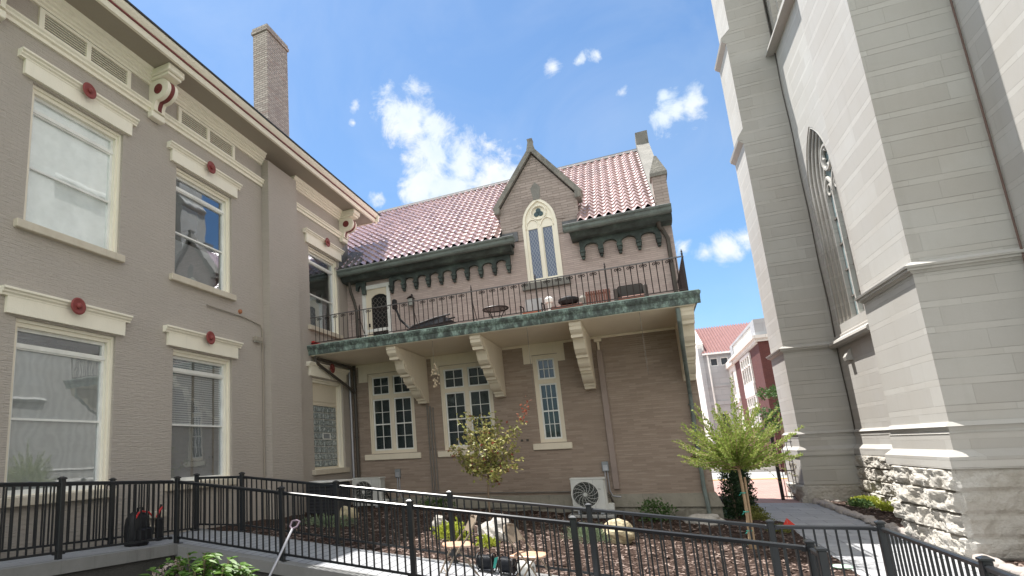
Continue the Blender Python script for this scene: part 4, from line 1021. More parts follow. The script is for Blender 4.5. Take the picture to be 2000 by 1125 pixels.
for k in range(4): t_.tube(arcpts((yc_+.2*math.cos(R_(45+90*k)), 8.75+.2*math.sin(R_(45+90*k))), .17, R_(45+90*k-110), R_(45+90*k+110), 10), .045, 6)
for s_ in (-1, 1): t_.tube([(xt-.07, yc_+s_*.42, 8.55), (xt-.07, yc_+s_*.62, 8.1), (xt-.07, yc_+s_*.83, 7.9)], .04, 6)
t_.build('tracery', limestone, cw_)
sb = MB()
for k in range(5): zz = 4.2+.86*k; sb.box((xt-.04, ya, zz), (xt-.005, yb, zz+.05))
sb.build('saddle_bars', conduit, cw_)
# worn inscription on the near base block of the far buttress
ins_m = mat('incised_shadow', (.30, .27, .22), rough=.95)
def ins(s, z, size):
    mt = Matrix(((0, 0, -1, 4.856-6.5), (-1, 0, 0, 24.98-18), (0, 1, 0, z-GZ), (0, 0, 0, 1)))
    text('inscription', s, size, ins_m, bb2, mt, .006)
ins('A . D .', -.86, .13); ins('CHURCH', -1.04, .24); ins('HERE', -1.22, .22); ins('CONSECRATED', -1.38, .15); ins('ANNO', -1.53, .15)
cbl = tag(MB().tube([(6.47+.012*math.sin(z*1.9), 23.88-.04+.015*math.sin(z*1.1), z) for z in [-2.1+.55*i for i in range(36)]], .018, 6).build('cable', dark_pipe), 'dark wavy cable running up the church corner beside the far buttress', 'cable')
cbl.rotation_euler = (0,0,CA)
cb2 = tag(MB().tube([(6.46, 13.44+.01*math.sin(z*.7), z) for z in [-2.1+.8*i for i in range(26)]], .016, 6).build('cable', mat('rusty_cable', (.14,.09,.075))), 'thin rusty cable running up the church corner beside the near buttress', 'cable')
cb2.rotation_euler = (0,0,CA)

# ------------------------------------------------------------------ background
WB = thing('grey_block_building', 'distant grey and white stone building with a red tile roof beyond the gate', 'building', (9, 64, GZ))
MB().prism([(5.38,-2.2),(16,-2.2),(16,7.6),(5.38,7.6)], 'y', 60, 60.4, [rect(5.92,6.50,6.43,7.12), rect(6.72,7.30,6.43,7.12), rect(6.1,6.75,.3,2.2)]).build('front_wall', grey_block, WB)
MB().prism([(60.401,-2.2),(86,-2.2),(86,7.6),(66.5,11.2),(60.401,8.6)], 'x', 5.1, 5.6).build('gable_wall', white_block, WB)
MB().box((5.09,59.9,-2.2), (5.42,60.2,8.1)).build('corner_pier', grey_block, WB)
for a, b, c_, d_ in ((5.92,6.50,6.43,7.12),(6.72,7.30,6.43,7.12),(6.1,6.75,.3,2.2)):
    f = MB().prism(rect(a, b, c_, d_), 'y', 60.05, 60.15, [rect(a+.05,b-.05,c_+.05,d_-.05)]).build('window', white, WB)
    MB().box((a, 60.16, c_), (b, 60.2, d_)).build('pane', mat('dark_glass', (.05,.06,.07), rough=.15), f)
ro = MB(); nx = 190; vs = []; fs = []
for j, (y, z) in enumerate(((59.6, 7.55), (67.2, 11.15))):
    for i in range(nx+1):
        x = 5.35+11*i/nx; vs.append((x, y, z+.09*math.sin(i*math.pi/2)))
for i in range(nx): fs.append((i, i+1, nx+2+i, nx+1+i))
ro.add(vs, fs).build('roof', mat('far_tile', (.27,.15,.14), rough=.5), WB)
MB().box((5.36,59.45,7.42), (16,59.62,7.56)).build('gutter', white, WB); MB().cyl((5.75,59.8,-2.2), (5.75,59.8,7.4), .07, 8).build('downpipe', white, WB)
MB().box((5.43,59.93,4.55),(16,60.0,4.68)).box((5.43,59.93,2.95),(16,60.0,3.3)).build('string_course', grey_block, WB)
RB = thing('red_brick_building', 'distant dark red brick building with white stone window bays and parapet, beside the church', 'building', (9, 50, GZ))
MB().prism([(45,-2.2),(56,-2.2),(56,6.1),(45,6.1)], 'x', 7.25, 7.6, [rect(48.3,52.6,3.8,5.85), rect(48.4,52.3,.9,2.9)]).build('side_wall', red_brick, RB)
MB().box((7.25,45.0,-2.2), (16,44.7,6.1)).build('front_wall', red_brick, RB)
MB().box((7.7,45.01,-2.2), (16,62,6.0)).build('body', red_brick, RB)
MB().box((7.1,44.55,6.1), (16,57,6.3)).box((6.95,44.4,6.3), (16,57.2,6.5)).build('cornice', white_block, RB)
for k in range(22): MB().box((7.12,44.8+k*.54,5.98), (7.24,45.05+k*.54,6.099)).build('dentil', white_block, RB)
MB().box((7.2,44.7,6.5), (7.45,57,6.62)).box((7.2,44.7,7.42), (7.45,57,7.6)).box((7.2,44.7,6.62), (7.45,46.2,7.42)).box((7.2,55.6,6.62), (7.45,57,7.42)).box((7.451,44.71,6.5),(16,44.95,7.6)).build('parapet', grey_block, RB)
for k in range(16): MB().box((7.25,46.45+k*.58,6.621), (7.4,46.72+k*.58,7.419)).build('baluster', white_block, RB)
def bay(y0, y1, z0, z1):
    f = MB().prism(rect(y0-.3,y1+.3,z0-.2,z1+.2), 'x', 7.15, 7.26, [rect(y0,y1,z0,z1)])
    n = 4
    for i in range(1, n): yy = y0+(y1-y0)*i/n; f.box((7.15,yy-.09,z0), (7.3,yy+.09,z1))
    f.box((7.15,y0,z0+(z1-z0)*.62), (7.3,y1,z0+(z1-z0)*.62+.12))
    w_ = f.build('window_bay', white_block, RB); MB().box((7.34,y0,z0),(7.38,y1,z1)).build('pane', MATS['dark_glass'], w_)
bay(48.5,52.4,3.9,5.7); bay(48.6,52.2,.9,2.8)
MB().box((7.12,48.3,2.9), (7.25,52.6,3.75)).build('panel', white_block, RB)
WW = thing('white_stone_wing', 'narrow white stone wing joining the red brick building to the grey one', 'building', (8, 58, GZ))
MB().prism([(56.01,-2.2),(61,-2.2),(61,6.4),(56.01,6.4)], 'x', 7.2, 7.6, [rect(57.5,58.8,3.6,5.6), rect(57.5,58.8,.6,2.6)]).build('wall', white_block, WW)
MB().box((7.0,55.9,6.0), (7.6,61.2,6.5)).build('cornice', white_block, WW); MB().box((7.1,56.0,2.85),(7.2,61,3.2)).build('string_course', white_block, WW)
MB().box((7.45,57.5,3.6), (7.48,58.8,5.6)).box((7.45,57.5,.6), (7.48,58.8,2.6)).build('pane', MATS['dark_glass'], WW)
lw_ = tag(MB().box((-2,46.2,GZ), (14,46.7,GZ+.55)).build('low_wall', white_block), 'low pale block wall beyond the yellow kerb across the street', 'wall')

# ------------------------------------------------------------------ vegetation
def foliage_clump(mb, c, r, n, l, wd, seed=0, up=.2):
    rnd = random.Random(seed)
    for i in range(n):
        d = Vector((rnd.gauss(0,1), rnd.gauss(0,1), rnd.gauss(0,1))).normalized()
        k = rnd.random()**.35
        k *= .8+.45*noise.noise(d*2+Vector((seed,0,0)))
        p = Vector(c)+Vector((d.x*r[0], d.y*r[1], d.z*r[2]))*k
        dd = d*.7+Vector((rnd.gauss(0,.5), rnd.gauss(0,.5), rnd.gauss(up,.5)))
        s_ = rnd.uniform(.7, 1.25); mb.leaf(p, dd, l*s_, wd*s_)
def ctrl(p0, p1, bend, n=7):
    p0 = Vector(p0); p1 = Vector(p1); return [p0.lerp(p1, i/n)+Vector(bend)*math.sin(math.pi*i/n) for i in range(n+1)]
# crape myrtle with a wide head of upright shoots
t = thing('crape_myrtle_tree', 'slender young tree with bright green feathery shoots and a staked trunk with teal ties', 'tree', (1.48, 13.5, -2.1))
MB().tube(ctrl((1.48,13.5,-2.15), (1.50,13.5,-.45), (.03,.02,0)), .034, 8, .024).build('trunk', bark_w, t, True)
st = MB(); lv = MB(); rnd = random.Random(5)
fork = Vector((1.50, 13.5, -.55))
for i in range(104):
    a = i*2.399+rnd.uniform(-.3,.3); k = math.sqrt((i+.5)/104)*1.0
    el = R_(86-74*k+rnd.uniform(-6,8)); L = (1.42-.50*k)*(.80+.30*rnd.random())
    if i % 9 == 0: L *= 1.18
    d = Vector((math.cos(a)*math.cos(el)*1.05, math.sin(a)*math.cos(el), math.sin(el)*1.02))
    end = fork+d*L; end.z -= (.10 if k > .8 else 0)
    pts = ctrl(fork+Vector((0,0,rnd.uniform(-.05,.2))), end, (0,0,-.06 if k > .5 else .02), 8)
    st.tube(pts, .008, 4, .002)
    nl = int(92*L)
    for j in range(nl):
        f_ = .14+.86*(j+rnd.random())/nl; idx = f_*8; q = int(min(7, idx)); p = pts[q].lerp(pts[q+1], idx-q)
        tdir = (pts[q+1]-pts[q]).normalized(); sd = tdir.cross(Vector((rnd.gauss(0,1),rnd.gauss(0,1),rnd.gauss(0,1)))).normalized()
        s_ = (1.15-.65*f_)*rnd.uniform(.75,1.15); off = sd*.05*(1-f_)*rnd.random()
        lv.leaf(p+off, sd*.8+tdir*.8, .064*s_+.014, .034*s_+.008)
for i in range(2):   # low drooping twig
    pts = ctrl(fork+Vector((.1,0,0)), fork+Vector((.62+.25*i,-.1,-.32+.12*i)), (.05,0,.12), 8); st.tube(pts, .005, 4, .002)
    for j in range(26):
        f_ = j/26*8; q = int(f_); p = pts[q].lerp(pts[q+1], f_-q); sd = Vector((rnd.gauss(0,1),rnd.gauss(0,1),rnd.gauss(0,.6))).normalized(); lv.leaf(p, sd, .05, .022)
st.build('branches', bark_w, t); lv.build('foliage', lf_myrtle, t)
MB().cyl((1.56,13.56,-2.15), (1.585,13.56,-.75), .02, 7).build('stake', bark_w, t)
tie = MB()
for z in (-1.05,-1.4,-1.75,-1.95): tie.lathe((1.51,13.52,z), [(.045,0),(.05,.01),(.045,.02)], 10).tube([(1.47,13.46,z),(1.43,13.42,z-.03)], .006, 4)
tie.build('tie', teal, t)
# young mottled tree in front of the annex
t = thing('young_tree', 'young tree with mottled green and reddish leaves in front of the brick annex windows', 'tree', (-3.62, 14.2, -1.85))
B0 = Vector((-3.62,14.2,-1.85))
MB().tube(ctrl(B0+Vector((0,0,-.05)), (-3.56,14.2,-.2), (-.03,0,0)), .026, 8, .018).build('trunk', bark, t, True)
st = MB(); lv = MB(); lr = MB(); rnd = random.Random(11)
tips = [(-4.08,1.00),(-3.75,.95),(-3.42,.88),(-3.3,.72),(-4.15,.55),(-4.3,.2),(-4.45,-.02),(-4.3,-.22),(-4.15,-.35),(-2.95,.55),(-2.85,.15),(-2.78,-.25),(-3.05,-.42),(-3.0,.35),(-3.65,.6),(-3.9,.35),(-3.3,.3),(-3.5,0),(-3.95,-.1),(-3.15,0),(-3.7,-.3),(-3.3,-.55)]
for k, (x, z) in enumerate(tips+[(x+rnd.uniform(-.25,.25), z*.8+rnd.uniform(-.2,.2)) for x, z in tips]):
    yb = 14.2+rnd.uniform(-.65,.65); z0 = -.75+.5*rnd.random() if z < .4 else -.3+.2*rnd.random()
    pts = ctrl((-3.58,14.2,min(z0, z-.05)), (x,yb,z), (rnd.uniform(-.08,.08),0,-.06), 6); st.tube(pts, .009, 5, .003)
    for j in range(44):
        f_ = .35+.65*rnd.random(); q = int(min(5, f_*6)); p = pts[q].lerp(pts[q+1], f_*6-q)+Vector((rnd.gauss(0,.06),rnd.gauss(0,.06),rnd.gauss(0,.06)))
        d = Vector((rnd.gauss(0,1),rnd.gauss(0,1),rnd.gauss(-.3,.7))); (lr if rnd.random() < .05 else lv).leaf(p, d, rnd.uniform(.07,.115), rnd.uniform(.055,.08))
pts = ctrl((-3.5,14.2,-.15), (-2.42,14.1,1.12), (.12,0,-.1), 8); st.tube(pts, .012, 5, .003)
for j in range(80):
    f_ = .35+.65*rnd.random(); q = int(min(7, f_*8)); p = pts[q].lerp(pts[q+1], f_*8-q)+Vector((rnd.gauss(0,.06),rnd.gauss(0,.05),rnd.gauss(0,.06)))
    (lr if f_ > .72 else lv).leaf(p, Vector((rnd.gauss(0,1),rnd.gauss(0,1),rnd.gauss(-.3,.7))), .085, .055)
st.build('branches', bark, t); lv.build('foliage', lf_sapling, t); lr.build('red_foliage', lf_red, t)
# background tree by the brick building
t = thing('street_tree', 'leafy green tree beyond the gate in front of the dark red brick building', 'tree', (6.9, 41, GZ))
MB().tube(ctrl((6.9,41,-2.2), (7.0,41,1.2), (.1,0,0)), .14, 8, .08).build('trunk', bark, t, True)
lv = MB(); rnd = random.Random(3)
for k in range(22):
    foliage_clump(lv, (7.1+rnd.uniform(-.9,1.4), 41+rnd.uniform(-1,1), .6+rnd.uniform(-1.6,2.4)), (.5,.5,.4), 120, .17, .12, k)
lv.build('crown', lf_mid, t)
# dark evergreen hedge right of the annex
HG = 'dark evergreens beside the annex wall'
for k, (x, y, h, lb) in enumerate(((1.82, 18.4, 1.25, 'dark columnar evergreen nearest the brick annex corner, behind the young green tree'), (2.25, 20.2, 1.2, 'dark columnar evergreen in the middle of the row beside the path'), (2.45, 22.0, 1.35, 'dark columnar evergreen farthest along the path by the gate'))):
    t = thing('evergreen_shrub', lb, 'shrub', (x, y, -2.17), HG); lv = MB()
    for j in range(9): foliage_clump(lv, (x, y, -2.1+h*(j+.5)/9), (.42-.018*j, .5-.02*j, h/9*.9), 330, .07, .028, k*20+j, .6)
    lv.build('foliage', lf_hedge, t); MB().cyl((x,y,-2.17), (x,y,-2.17+h*.8), .03, 6).build('stem', bark, t)
def shrub(name, label, cat, c, r, n, l, wd, m_, seed, group=None, up=.4):
    lv = MB(); foliage_clump(lv, c, r, n, l, wd, seed, up); lv.v = [(a, b, max(z, c[2]-r[2]*.8)) for a, b, z in lv.v]
    return tag(lv.build(name, m_, org=(c[0], c[1], c[2]-r[2])), label, cat, group)
shrub('golden_shrub', 'small rounded golden conifer at the foot of the dark evergreens beside the path', 'shrub', (2.42, 19.6, -2.02), (.28,.28,.2), 900, .045, .02, lf_gold, 1)
shrub('golden_shrub', 'rounded golden conifer near the red flag, largest of the low ones', 'shrub', (2.28, 17.9, -2.03), (.33,.33,.2), 1100, .045, .02, lf_gold, 2)
shrub('golden_shrub', 'low golden conifer right beside the red flag behind the railing', 'shrub', (2.30, 15.9, -2.05), (.30,.26,.15), 800, .045, .02, lf_gold, 3)
shrub('leafy_shrub', 'green leafy shrub at the foot of the annex wall right of the air conditioner', 'shrub', (-.05, 16.6, -1.72), (.5,.35,.36), 700, .07, .04, lf_mid, 4)
shrub('leafy_shrub', 'bushy green plant against the annex wall under the conduits', 'shrub', (-5.9, 16.9, -1.5), (.7,.35,.22), 600, .07, .04, lf_mid, 5)
shrub('lavender_plant', 'pale grey-green lavender clump beside the yellow boulder', 'plant', (-1.35, 12.9, -1.78), (.50,.35,.24), 1100, .10, .016, lf_grey, 6, None, 1.2)
shrub('lavender_plant', 'grey-green lavender clump low behind the shovel handle by the taupe wall', 'plant', (-6.6, 11.6, -1.42), (.75,.4,.18), 900, .09, .02, lf_grey, 7, None, 1.0)
shrub('sunlit_perennial', 'bright green leafy plant in the sun behind the left folding chair', 'plant', (-3.75, 11.6, -1.60), (.42,.45,.26), 800, .08, .05, lf_lime, 8)
shrub('sunlit_perennial', 'small bright leafy plant between the left folding chair and the grey boulder', 'plant', (-3.0, 11.3, -1.72), (.25,.3,.14), 300, .07, .045, lf_lime, 9)
for k, (x, y, rx_, ry_, lb) in enumerate(((5.75, 22.7, .55, .7, 'lime green groundcover patch farthest along the church base'), (5.75, 20.6, .5, .8, 'lime green groundcover patch in the middle of the church bed'), (5.62, 18.3, .33, .5, 'lime green groundcover patch nearest the rough stone buttress'))):
    shrub('lime_groundcover', lb, 'plant', (x, y, -2.04), (rx_, ry_, .13), 1000, .07, .05, lf_lime, 30+k, 'lime plants in the church bed', .8)
shrub('leafy_shrub', 'dark green leafy plant in front of the far lime groundcover by the church', 'plant', (5.35, 22.0, -2.05), (.3,.9,.12), 500, .07, .05, lf_mid, 35)
# hydrangea in the foreground
t = thing('hydrangea_bush', 'hydrangea bush with broad green leaves and faded pink flower heads in the foreground', 'bush', (-4.75, 5.4, -1.95))
lv = MB(); rnd = random.Random(21); st = MB()
for k in range(46):
    a = rnd.uniform(0, 6.28); r = rnd.random()**.5*.58; top = Vector((-4.78+r*math.cos(a)*1.05, 5.4+r*math.sin(a), -1.0-.5*(r/.58)**2*.55+rnd.uniform(-.12,.06)))
    st.tube(ctrl((-4.75+r*.3*math.cos(a),5.4+r*.3*math.sin(a),-1.95), top, (0,0,.03), 4), .006, 4)
    for j in range(9):
        a2 = j*2.1+rnd.uniform(-.3,.3); d = Vector((math.cos(a2), math.sin(a2), rnd.uniform(-.35,.45))).normalized(); p = top+Vector((0,0,-.05*(j//2)))
        L = rnd.uniform(.10,.16); wd = L*.55; sd = d.cross(Vector((0,0,1))).normalized(); nn_ = sd.cross(d)
        P = [p, p+d*L*.3+sd*wd*.42+nn_*.012, p+d*L*.65+sd*wd*.40, p+d*L-nn_*.02, p+d*L*.65-sd*wd*.40, p+d*L*.3-sd*wd*.42+nn_*.012, p+d*L*.32-nn_*.008, p+d*L*.66-nn_*.015]
        lv.add(P, [(0,1,6),(1,2,7,6),(2,3,7),(3,4,7),(4,5,6,7),(5,0,6)])
lv.build('foliage', lf_hyd, t); st.build('stems', bark, t)
for k, (x, y, z, r) in enumerate(((-5.08,5.28,-1.17,.085),(-5.18,5.2,-1.23,.08),(-5.0,5.32,-1.12,.07),(-5.26,5.1,-1.30,.075),(-4.66,5.3,-1.14,.06))):
    fl = MB()
    for i in range(90):
        d = Vector((rnd.gauss(0,1),rnd.gauss(0,1),rnd.gauss(.3,1))).normalized(); p = Vector((x,y,z))+d*r
        u = d.orthogonal().normalized()*.013; v_ = d.cross(u).normalized()*.013
        fl.add([p+u, p+v_, p-u, p-v_, p+d*.006], [(0,1,4),(1,2,4),(2,3,4),(3,0,4)])
    fl.build('flower_head', petal, t)

# ------------------------------------------------------------------ boulders and edging stones
def boulder(label, c, r, m_, seed, amp=.35, name='boulder', group=None, rnd_=1.0):
    return tag(MB().blob(c, r, seed, amp, 22, 14, rnd=rnd_).build(name, m_, smooth=False, org=(c[0], c[1], c[2]-r[2])), label, 'boulder', group)
bd = boulder('large angular grey boulder on the mulch behind the folding chairs', (-2.98,12.3,-1.74), (.40,.36,.36), boulder_m, 2, .38, rnd_=1.0)
boulder('rounded yellowish boulder beside the lavender on the sunlit mulch', (-.78,13.1,-1.75), (.32,.28,.25), boulder_y, 5, .25)
boulder('grey boulder at the annex corner behind the right railing', (.95,16.55,-1.93), (.42,.28,.18), boulder_m, 7, .4)
boulder('pale upright boulder under the dark condenser by the taupe wall', (-6.95,13.2,-1.45), (.28,.2,.26), boulder_y, 9, .3)
boulder('small grey rock half hidden behind the far railing post', (-4.35,12.6,-1.55), (.2,.2,.18), boulder_m, 12, .4)
rnd = random.Random(8); y = 10.2; k = 0
es = []
while y < 24.6:
    r = rnd.uniform(.12,.22); x = 4.66+rnd.uniform(-.03,.05)
    if y > 23.8: x = 4.75
    o = MB().blob((0,0,0), (rnd.uniform(.10,.15), r, rnd.uniform(.07,.12)), k, .3, 12, 8).build('edging_stone', cobble, org=(0,0,0), smooth=True)
    o.location = (x, y+r, GZ+.05); tag(o, 'rounded cobble edging the grey path, %s' % ('nearest the viewer in full sun' if y < 12.2 else 'beside the near rough stone buttress' if y < 16 else 'along the bed between the buttresses' if y < 21 else 'toward the iron gate'), 'stone', 'cobbles edging the grey path'); y += r*1.9; k += 1
for (x, y, s_) in ((4.95,24.0,.16),(5.15,23.75,.14),(4.82,23.6,.15)):
    o = MB().blob((0,0,0), (s_,s_,s_*.6), k, .3, 12, 8).build('edging_stone', cobble, org=(0,0,0), smooth=True); o.location = (x,y,GZ+.05); k += 1
    tag(o, 'pale round stone in the heap at the foot of the far buttress', 'stone', 'stones at the far buttress foot')

# ------------------------------------------------------------------ gate
gt = thing('iron_gate', 'black iron gate standing open beside the far buttress at the end of the path', 'gate', (4.2, 25.2, GZ))
MB().bevbox((3.93,25.15,GZ), (4.03,25.25,GZ+2.5), .008).build('gate_post', iron, gt)
fr = MB()
for z in (.12,1.0,1.98): fr.tube([(4.03,25.2,GZ+z),(4.62,25.0,GZ+z)], .018, 6)
fr.build('gate_rails', iron, gt)
for i in range(5): a = i/4; MB().cyl((4.1+.5*a,25.18-.17*a,GZ+.05), (4.1+.5*a,25.18-.17*a,GZ+2.12), .012, 6).build('gate_bar', iron, gt)
gp_ = thing('gate_post', 'black iron gate post on the left side of the path behind the young tree', 'post', (2.62, 25.3, GZ)); MB().bevbox((2.57,25.25,GZ), (2.67,25.35,GZ+2.5), .008).build('shaft', iron, gp_); MB().lathe((2.62,25.3,GZ+2.5), [(.07,0),(.07,.03),(.03,.06),(.05,.1),(.001,.16)], 10).build('finial', iron, gp_)
# ------------------------------------------------------------------ balcony railing
BR = thing('balcony_railing', 'ornate dark wrought iron railing with scrolls along the copper-edged balcony', 'railing', (-3.8, 14.88, 3.30))
yr = 14.88; zt = 4.20; zb = 3.44
tr = MB().box((XL+.03, yr-.02, zt), (1.27, yr+.02, zt+.022)); tr.box((1.25, yr+.021, zt), (1.29, YM-.06, zt+.022)); tr.build('top_rail', iron_top, BR)
MB().box((XL+.03, yr-.011, zb-.02), (1.27, yr+.011, zb)).box((1.26, yr+.012, zb-.02), (1.28, YM-.06, zb)).build('bottom_rail', iron, BR)
px_ = [-8.8, -7.15, -5.46, -3.78, -2.09, -.42, 1.26]
def bpost(h=.98):
    b = MB().bevbox((-.018,-.018,0), (.018,.018,h), .003); b.lathe((0,0,h), [(.02,0),(.026,.012),(.01,.03),(.024,.05),(.012,.075),(.001,.12)], 8); return b
def brace(): return MB().tube([(0,.0,.60),(.0,.42,.02)], .011, 5)
bp0 = None
for x in px_[1:]:
    if bp0 is None: bp0 = bpost().build('post', iron, BR, org=(0,0,0)); o = bp0
    else: o = bp0.copy(); COL.objects.link(o); o.parent = BR
    o.location = Vector((x, yr, 3.30))-Vector(BR['_org'])
o = None
for x in (-7.15, -5.46, -3.78):
    if o is None: o = brace().build('brace', iron, BR, org=(0,0,0))
    else: o = o.copy(); COL.objects.link(o); o.parent = BR
    o.location = Vector((x+.01, yr, 3.30))-Vector(BR['_org'])
def spiral(c, r, a0, turns, n=16): return [(c[0]+r*(1-.72*i/n)*math.cos(a0+turns*2*math.pi*i/n), 0, c[1]+r*(1-.72*i/n)*math.sin(a0+turns*2*math.pi*i/n)) for i in range(n+1)]
def baluster(scroll):
    b = MB(); b.tube([(0,0,.135),(0,0,.90)], .0105, 4)
    if scroll:
        for s_ in (-1, 1):
            p = [(s_*q[0], q[1], q[2]) for q in spiral((.047,.835), .040, R_(180), -1.15)]
            b.tube([(0,0,.70),(s_*.004,0,.78)]+p, .0095, 4)
        b.lathe((0,0,.68), [(.004,0),(.014,.02),(.004,.04)], 5)
        for z in (.25,.36,.47,.58): b.lathe((0,0,z), [(.0075,0),(.012,.03),(.0075,.06)], 4)
    return b
bs = [baluster(True).build('baluster', iron, BR, org=(0,0,0)), baluster(False).build('baluster', iron, BR, org=(0,0,0))]
first = [True, True]; n = 0
for a, b in zip(px_[:-1], px_[1:]):
    for i in range(1, 12):
        k = i % 2; x = a+(b-a)*i/12
        if first[k]: o = bs[k]; first[k] = False
        else: o = bs[k].copy(); COL.objects.link(o); o.parent = BR
        o.location = Vector((x, yr, 3.30))-Vector(BR['_org'])
for i in range(1, 14):
    k = i % 2; o = bs[k].copy(); COL.objects.link(o); o.parent = BR; o.location = Vector((1.27, yr+2.5*i/14, 3.30))-Vector(BR['_org']); o.rotation_euler = (0,0,R_(90))
# ------------------------------------------------------------------ things on the balcony
t = thing('lounge_chair', 'dark mesh reclining lounge chair lying behind the balcony railing right of the door', 'lounge chair', (-5.7, 16.2, 3.30))
fr = MB(); fr.tube([(-6.62,16.35,4.72),(-6.58,16.35,4.45),(-6.45,16.3,4.1),(-6.1,16.2,3.74),(-5.9,16.2,3.68)], .035, 7)
fr.tube([(-6.1,16.0,3.68),(-5.9,16.0,3.78),(-5.2,16.0,3.92),(-4.75,16.0,3.96)], .025, 6); fr.tube([(-5.9,16.5,3.78),(-5.2,16.5,3.92),(-4.75,16.5,3.96)], .025, 6); fr.tube([(-4.9,16.0,3.92),(-5.05,16.0,3.32)], .022, 6).tube([(-6.1,16.0,3.7),(-6.0,16.0,3.32)], .022, 6)
fr.build('frame', black, t)
MB().hexa([(-6.15,16.0,3.66),(-4.72,16.0,3.78),(-4.72,16.5,3.78),(-6.15,16.5,3.66)], [(-5.95,16.0,3.80),(-5.0,16.05,3.97),(-5.0,16.45,3.97),(-5.95,16.5,3.80)]).build('sling', mat('dark_mesh', (.035,.04,.05)), t)
MB().bevbox((-6.68,16.25,4.45), (-6.55,16.42,4.78), .03).build('headrest', black, t)
t = thing('round_table', 'round dark metal table with open top on the balcony', 'table', (-3.5, 16.4, 3.30))
MB().lathe((-3.5,16.4,3.98), [(.33,0),(.37,.0),(.38,.025),(.36,.045),(.33,.03)], 30).build('rim', iron, t); MB().lathe((-3.5,16.4,3.995), [(.001,0),(.33,0),(.33,.008),(.001,.008)], 24).build('table_top', mat('smoky_glass', (.12,.11,.11), rough=.15), t)
for k in range(4):
    a = R_(45+90*k); MB().tube([(-3.5+.3*math.cos(a),16.4+.3*math.sin(a),3.98),(-3.5+.1*math.cos(a),16.4+.1*math.sin(a),3.65),(-3.5+.28*math.cos(a),16.4+.28*math.sin(a),3.31)], .014, 6).build('leg', iron, t)
t = thing('patio_chair', 'patio chair with a pale grey back panel and dark arms on the balcony', 'chair', (-2.45, 16.4, 3.30))
MB().hexa([(-2.68,16.55,3.72),(-2.22,16.55,3.72),(-2.22,16.59,3.72),(-2.68,16.59,3.72)], [(-2.68,16.68,4.20),(-2.22,16.68,4.20),(-2.22,16.72,4.20),(-2.68,16.72,4.20)]).build('backrest', mat('pale_sling', (.42,.42,.42)), t)
MB().bevbox((-2.7,16.1,3.66), (-2.2,16.55,3.71), .01).build('seat', mat('terracotta_cushion', (.38,.14,.09)), t)
for s_ in (-1, 1):
    x = -2.45+s_*.29; MB().tube([(x,16.1,3.31),(x,16.1,3.90),(x,16.6,3.96),(x,16.7,3.31)], .018, 6).build('arm_frame', black, t)
t = thing('charcoal_grill', 'low dark grill on a reddish wooden stand on the balcony', 'grill', (-1.5, 16.4, 3.30))
MB().bevbox((-1.95,16.2,3.5), (-1.1,16.6,3.78), .02).build('stand', redwood, t); MB().lathe((-1.48,16.4,3.80), [(.02,0),(.2,.02),(.28,.1),(.27,.17),(.12,.24),(.001,.25)], 18).build('bowl', black, t)
tag(MB().lathe((-1.98,16.3,3.31), [(.05,0),(.06,.02),(.05,.4),(.055,.6),(.11,.62),(.12,.72),(.06,.78),(.001,.79)], 14).build('ornament', white), 'white goose-necked garden ornament left of the balcony grill', 'ornament')
tag(MB().lathe((-1.1,16.3,3.31), [(.10,0),(.12,.02),(.09,.3),(.10,.6),(.05,.68),(.001,.69)], 14).build('ornament', stone_trim), 'grey mottled garden ornament right of the balcony grill', 'ornament')
t = thing('wooden_crate', 'weathered upright slatted wooden crate on the balcony', 'crate', (-.72, 16.4, 3.30))
sl_ = MB()
for k in range(10): sl_.bevbox((-1.02+.062*k,16.25,3.5), (-1.02+.062*k+.05,16.27,4.06), .003)
sl_.build('slats', redwood, t); MB().box((-1.03,16.271,3.55), (-.40,16.6,3.6)).build('crate_base', redwood, t); MB().box((-1.03,16.271,3.95), (-.40,16.29,4.0)).build('rail', redwood, t)
t = thing('wicker_armchair', 'dark wicker armchair on the balcony near its right end', 'chair', (.1, 16.4, 3.30))
MB().bevbox((-.3,16.2,3.5), (.45,16.7,3.78), .04).build('seat', redwood, t); MB().bevbox((-.24,16.62,3.79), (.40,16.72,4.17), .04).build('backrest', mat('dark_wicker', (.07,.065,.06)), t)
for s_ in (-1, 1): MB().bevbox((.08+s_*.36-.05,16.15,3.5), (.08+s_*.36+.05,16.7,4.02), .03).build('armrest', MATS['dark_wicker'], t)
tag(MB().hexa([(-8.83,14.9,3.31),(-8.45,14.9,3.31),(-8.45,15.2,3.31),(-8.83,15.2,3.31)], [(-8.83,14.9,3.50),(-8.75,14.9,3.50),(-8.75,15.2,3.50),(-8.83,15.2,3.50)]).build('metal_wedge', red_pl), 'small red wedge at the left end of the balcony floor', 'wedge')
t = thing('wall_lantern', 'small lantern on the brick wall right of the balcony door', 'lantern', (-6.45, YM, 4.85))
MB().bevbox((-6.54,YM-.2,4.78), (-6.36,YM-.04,5.02), .01).build('glass_box', mat('frosted', (.32,.33,.31), rough=.3), t); MB().loft([[(-6.57,YM-.23,5.021),(-6.33,YM-.23,5.021),(-6.33,YM-.02,5.021),(-6.57,YM-.02,5.021)],[(-6.47,YM-.14,5.12),(-6.43,YM-.14,5.12),(-6.43,YM-.1,5.12),(-6.47,YM-.1,5.12)]]).box((-6.47,YM-.04,4.85),(-6.43,YM,5.2)).build('cap', iron, t)
